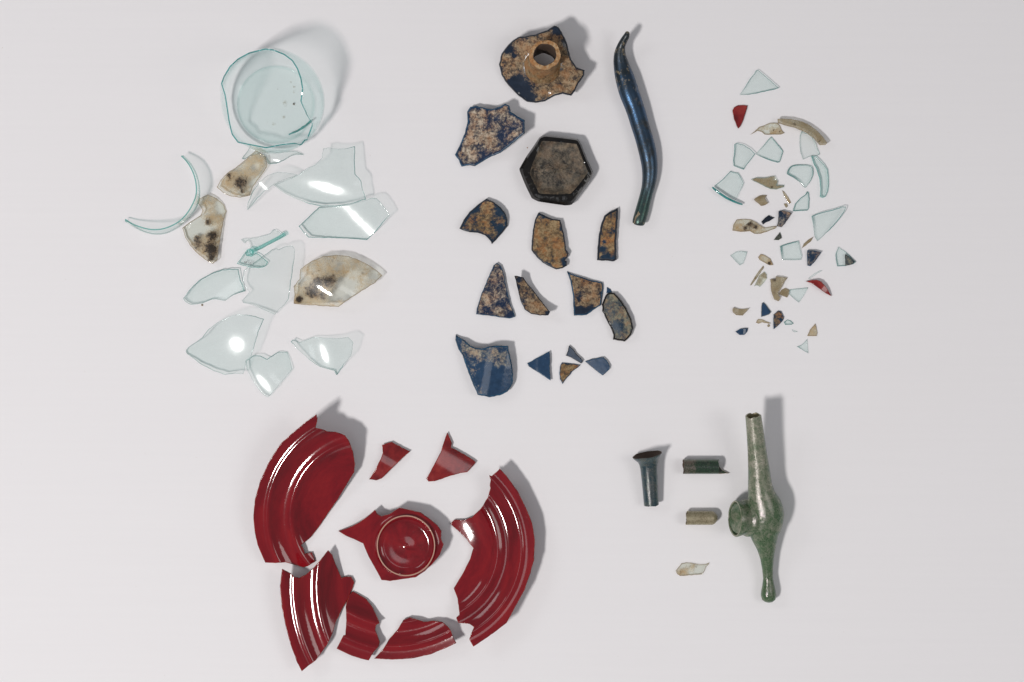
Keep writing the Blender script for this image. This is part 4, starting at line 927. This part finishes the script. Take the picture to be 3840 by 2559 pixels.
chip('faint clear sliver above the bright red curved chip', 'L', [(1290, 490), (1380, 420), (1460, 375), (1510, 370), (1440, 412), (1330, 492)], CL2, ED2, t=3, bev=1.5, grid=4)
chip('olive boat-shaped chip at the lower left of the chip group', 'L', [(185, 940), (200, 915), (270, 935), (340, 940), (430, 930), (380, 985), (335, 1035), (240, 1028), (190, 985)], SO, SE, base=.6, t=8, grid=4, bev=1.8, bend=[(0, 6)], dark=[(210, 930, 20, .4), (300, 1000, 25, .25)])
chip('small narrow triangle, blue at top and clear below', 'L', [(605, 1055), (610, 950), (615, 850), (645, 835), (690, 890), (755, 980), (720, 1020), (660, 1040)], M['blue_s'], ED, t=6, base=0, grid=4, bev=3)
chip('cream sliver below the narrow blue-topped triangle', 'L', [(525, 1140), (560, 1085), (620, 1090), (680, 1120), (750, 1150), (700, 1152), (620, 1132), (570, 1152)], ST, SE, base=.4, t=5, bev=1.5, grid=4)
chip('tiny brown grain at the end of the cream sliver', 'L', [(697, 1180), (712, 1162), (732, 1172), (735, 1192), (718, 1204), (700, 1198)], SO, SE, base=.9, t=4, bev=1.2, grid=3)
chip('brown-crusted blue chip shaped like a shark fin', 'L', [(790, 1235), (785, 1120), (790, 1020), (850, 965), (900, 975), (940, 1060), (925, 1110), (860, 1180)], M['blue_o'], BE, t=9, base=.45, grid=4, bev=1.8, blobs=[(900, 1100, 30, -.7), (800, 1210, 30, -.5)])
chip('small clear lens-shaped chip right of the shark-fin chip', 'L', [(940, 1130), (990, 1095), (1040, 1110), (1080, 1150), (1050, 1170), (960, 1170)], CL, ED, t=5, bev=2.4, grid=4)
chip('glossy bright blue pebble-like chip, lowest at the left', 'L', [(230, 1270), (290, 1235), (350, 1225), (415, 1220), (395, 1280), (360, 1320), (290, 1320)], M['blue_s'], BE, t=7, grid=4, bev=2.2, base=0, bend=[(0, -6)])
chip('nearly invisible clear splinter right of the pebble-like blue chip, below the lens-shaped chip', 'L', [(1055, 1240), (1100, 1255), (1140, 1272), (1100, 1280), (1065, 1262)], CL2, ED2, t=3, bev=1.2, grid=4)
chip('amber tan pointed chip above the lowest clear triangle', 'L', [(1285, 1335), (1320, 1250), (1360, 1200), (1400, 1155), (1420, 1220), (1432, 1290), (1420, 1335), (1350, 1338)], ST, SE, base=.42, t=6, grid=4, bev=1.8)
chip('small clear triangle, lowest chip of all', 'L', [(1130, 1490), (1200, 1465), (1240, 1430), (1280, 1380), (1290, 1490), (1296, 1590), (1220, 1545)], CL, ED, t=6, bev=2.6, grid=4)

# ------------------------------------------------------------------ green pieces, lower right
P_ = lambda x, y, z: (*px('P', [(x, y)])[0], z)
pp = empty('green_glass_pipe', *px('P', [(1090, 860)])[0], 'large green glass pipe with long stem, round bulge, side mouth and knob tail', 'glass pipe', 'green glass pieces')
PL = [(150, 1003, 57), (165, 1005, 57.5), (280, 1018, 62), (400, 1030, 67), (550, 1045, 78), (630, 1050, 84), (690, 1057, 92), (740, 1066, 105), (800, 1085, 123), (850, 1093, 131), (900, 1093, 128), (980, 1082, 113), (1020, 1085, 98), (1100, 1096, 68), (1170, 1101, 49), (1250, 1106, 39), (1320, 1109, 35), (1370, 1111, 43), (1405, 1112, 51), (1440, 1113, 55), (1470, 1114, 48), (1485, 1114, 30), (1492, 1114, 6)]
yy = np.array([p[0] for p in PL], float)
def pipe_seg(y0, y1, n):
    y = np.linspace(y0, y1, n) if y1 < 1480 else np.r_[np.linspace(y0, 1470, n - 4), 1478, 1485, 1489, 1492]
    xs = np.interp(y, yy, [p[1] for p in PL]); rs = np.interp(y, yy, [p[2] for p in PL]) / 1.912
    k = np.ones(3) / 3
    if n > 8 and y1 < 1480: rs[1:-1] = np.convolve(rs, k, 'same')[1:-1]; xs[1:-1] = np.convolve(xs, k, 'same')[1:-1]
    zc = np.interp(y, [150, 860, 1440, 1492], [172, 72, 32, 30])
    return [(*px('P', [(a, b)])[0], c) for a, b, c in zip(xs, y, zc)], rs
pa, ra = pipe_seg(150, 720, 30)
tube('stem', pa, ra, M['pipe'], parent=pp, inner=ra - 4.5, seg=36, jag=(2.2, 0), mats=[M['pipe'], M['tantube'], M['stem']], mask=np.linspace(.34, .12, 30))
pa, ra = pipe_seg(720, 1180, 40)
tube('bulge', pa, ra, M['pipe'], parent=pp, seg=40, cap=(False, False), mask=np.interp(np.linspace(0, 1, 40), [0, .2, .5, 1], [.12, -.04, -.06, -.14]))
pa, ra = pipe_seg(1180, 1492, 30)
tube('knob_tail', pa, ra, M['pipe'], parent=pp, seg=32, cap=(False, True), mask=np.linspace(-.10, -.25, 30))
tube('side_mouth', [P_(1000, 880, 56), P_(975, 883, 61), P_(962, 885, 65), P_(950, 886, 68), P_(938, 887, 71), P_(915, 889, 76), P_(895, 890, 81), P_(882, 890, 84), P_(874, 890, 85)], [50, 66, 71, 70, 62, 63, 66, 69, 67], M['pipe'], parent=pp, inner=[40, 52, 55, 55, 55, 57, 60, 61, 62], seg=40, mats=[M['pipe'], M['pipe'], M['stem']])
tube('mouth_disc', [P_(905, 889.5, 79), P_(892, 890, 82), P_(888, 890, 83)], [57, 58, 54], M['pipe'], parent=pp, seg=36)

tr = empty('trumpet_tube', *px('P', [(262, 620)])[0], 'dark iridescent tube with flared trumpet mouth, left of the green pieces', 'glass tube', 'green glass pieces')
ys = np.array([432, 440, 450, 462, 478, 500, 530, 600, 700, 792]); rr = np.array([107, 104, 96, 85, 74, 66, 61, 58, 55, 53.5]) / 1.912
zz = np.interp(ys, [432, 792], [58, 29.5])
xs = np.interp(ys, [432, 480, 790], [242, 251, 273])
pth = [P_(a, b, c) for a, b, c in zip(xs, ys, zz)]
tube('flared_mouth', pth[:6], rr[:6], M['tube'], parent=tr, inner=rr[:6] - 3.5, seg=36, jag=(1.0, 0), mats=[M['tube'], M['tubein'], M['tubein']])
tube('tube', pth[5:], rr[5:], M['tube'], parent=tr, inner=rr[5:] - 4, seg=36, jag=(0, 1.6), mats=[M['tube'], M['tubein'], M['tube']])
dt = empty('tube_fragment', *px('P', [(640, 515)])[0], 'short dark green-black tube with splintered right end', 'glass tube', 'green glass pieces')
xs = np.linspace(503, 752, 14); ry = np.full(14, 53 / 1.912)
tube('tube', [P_(a, 517, 29) for a in xs], ry, M['dktube'], parent=dt, inner=ry - 5, seg=32, jag=(1.5, 1.5), mats=[M['dktube'], M['tubein'], M['tubein']], mask=np.r_[np.full(5, .35), np.full(9, -.2)])
shard('splinter', '', 'P', [(748, 470), (760, 515), (785, 545), (832, 566), (748, 570)], M['dktube'], M['stain_edge'], t=5, z0=3, tilt=(-90, -8), parent=dt, grid=5, bev=1.8, jit=.3)
tt_ = empty('tube_fragment', *px('P', [(637, 885)])[0], 'short olive-tan tube with pointed right end, above the clear tube sliver', 'glass tube', 'green glass pieces')
xs = np.array([530, 545, 560, 590, 640, 680, 705, 715, 730, 742, 746]); ry = np.array([50, 50, 50, 50, 50, 50, 50, 48, 38, 24, 14]) / 1.912
tube('tube', [P_(a, 885, 27) for a in xs], ry, M['tantube'], parent=tt_, inner=np.maximum(ry - 5, 2), seg=30, jag=(3.0, 1.0), mats=[M['tantube'], M['tubein'], M['tantube']], mask=np.full(11, .1))
shard('tube_sliver', 'clear half-tube sliver with brown streaks, lowest of the green pieces', 'Q',
      [(825, 1305), (860, 1260), (920, 1185), (1010, 1165), (1120, 1180), (1220, 1200), (1330, 1195), (1385, 1170), (1370, 1205), (1330, 1240), (1310, 1300), (1270, 1365), (1120, 1378), (900, 1392), (850, 1360)],
      ST, SE, t=6, bend=[(90, -34)], grid=4, bev=2, jit=.3, base=0.05, blobs=[(1100, 1230, 70, .45), (1000, 1320, 90, .35), (880, 1340, 50, .4), (1200, 1260, 60, -.4)], dark=[(1070, 1225, 25, .4), (1170, 1235, 25, .3), (900, 1335, 30, .25)],
      cat='glass tube', group='green glass pieces')
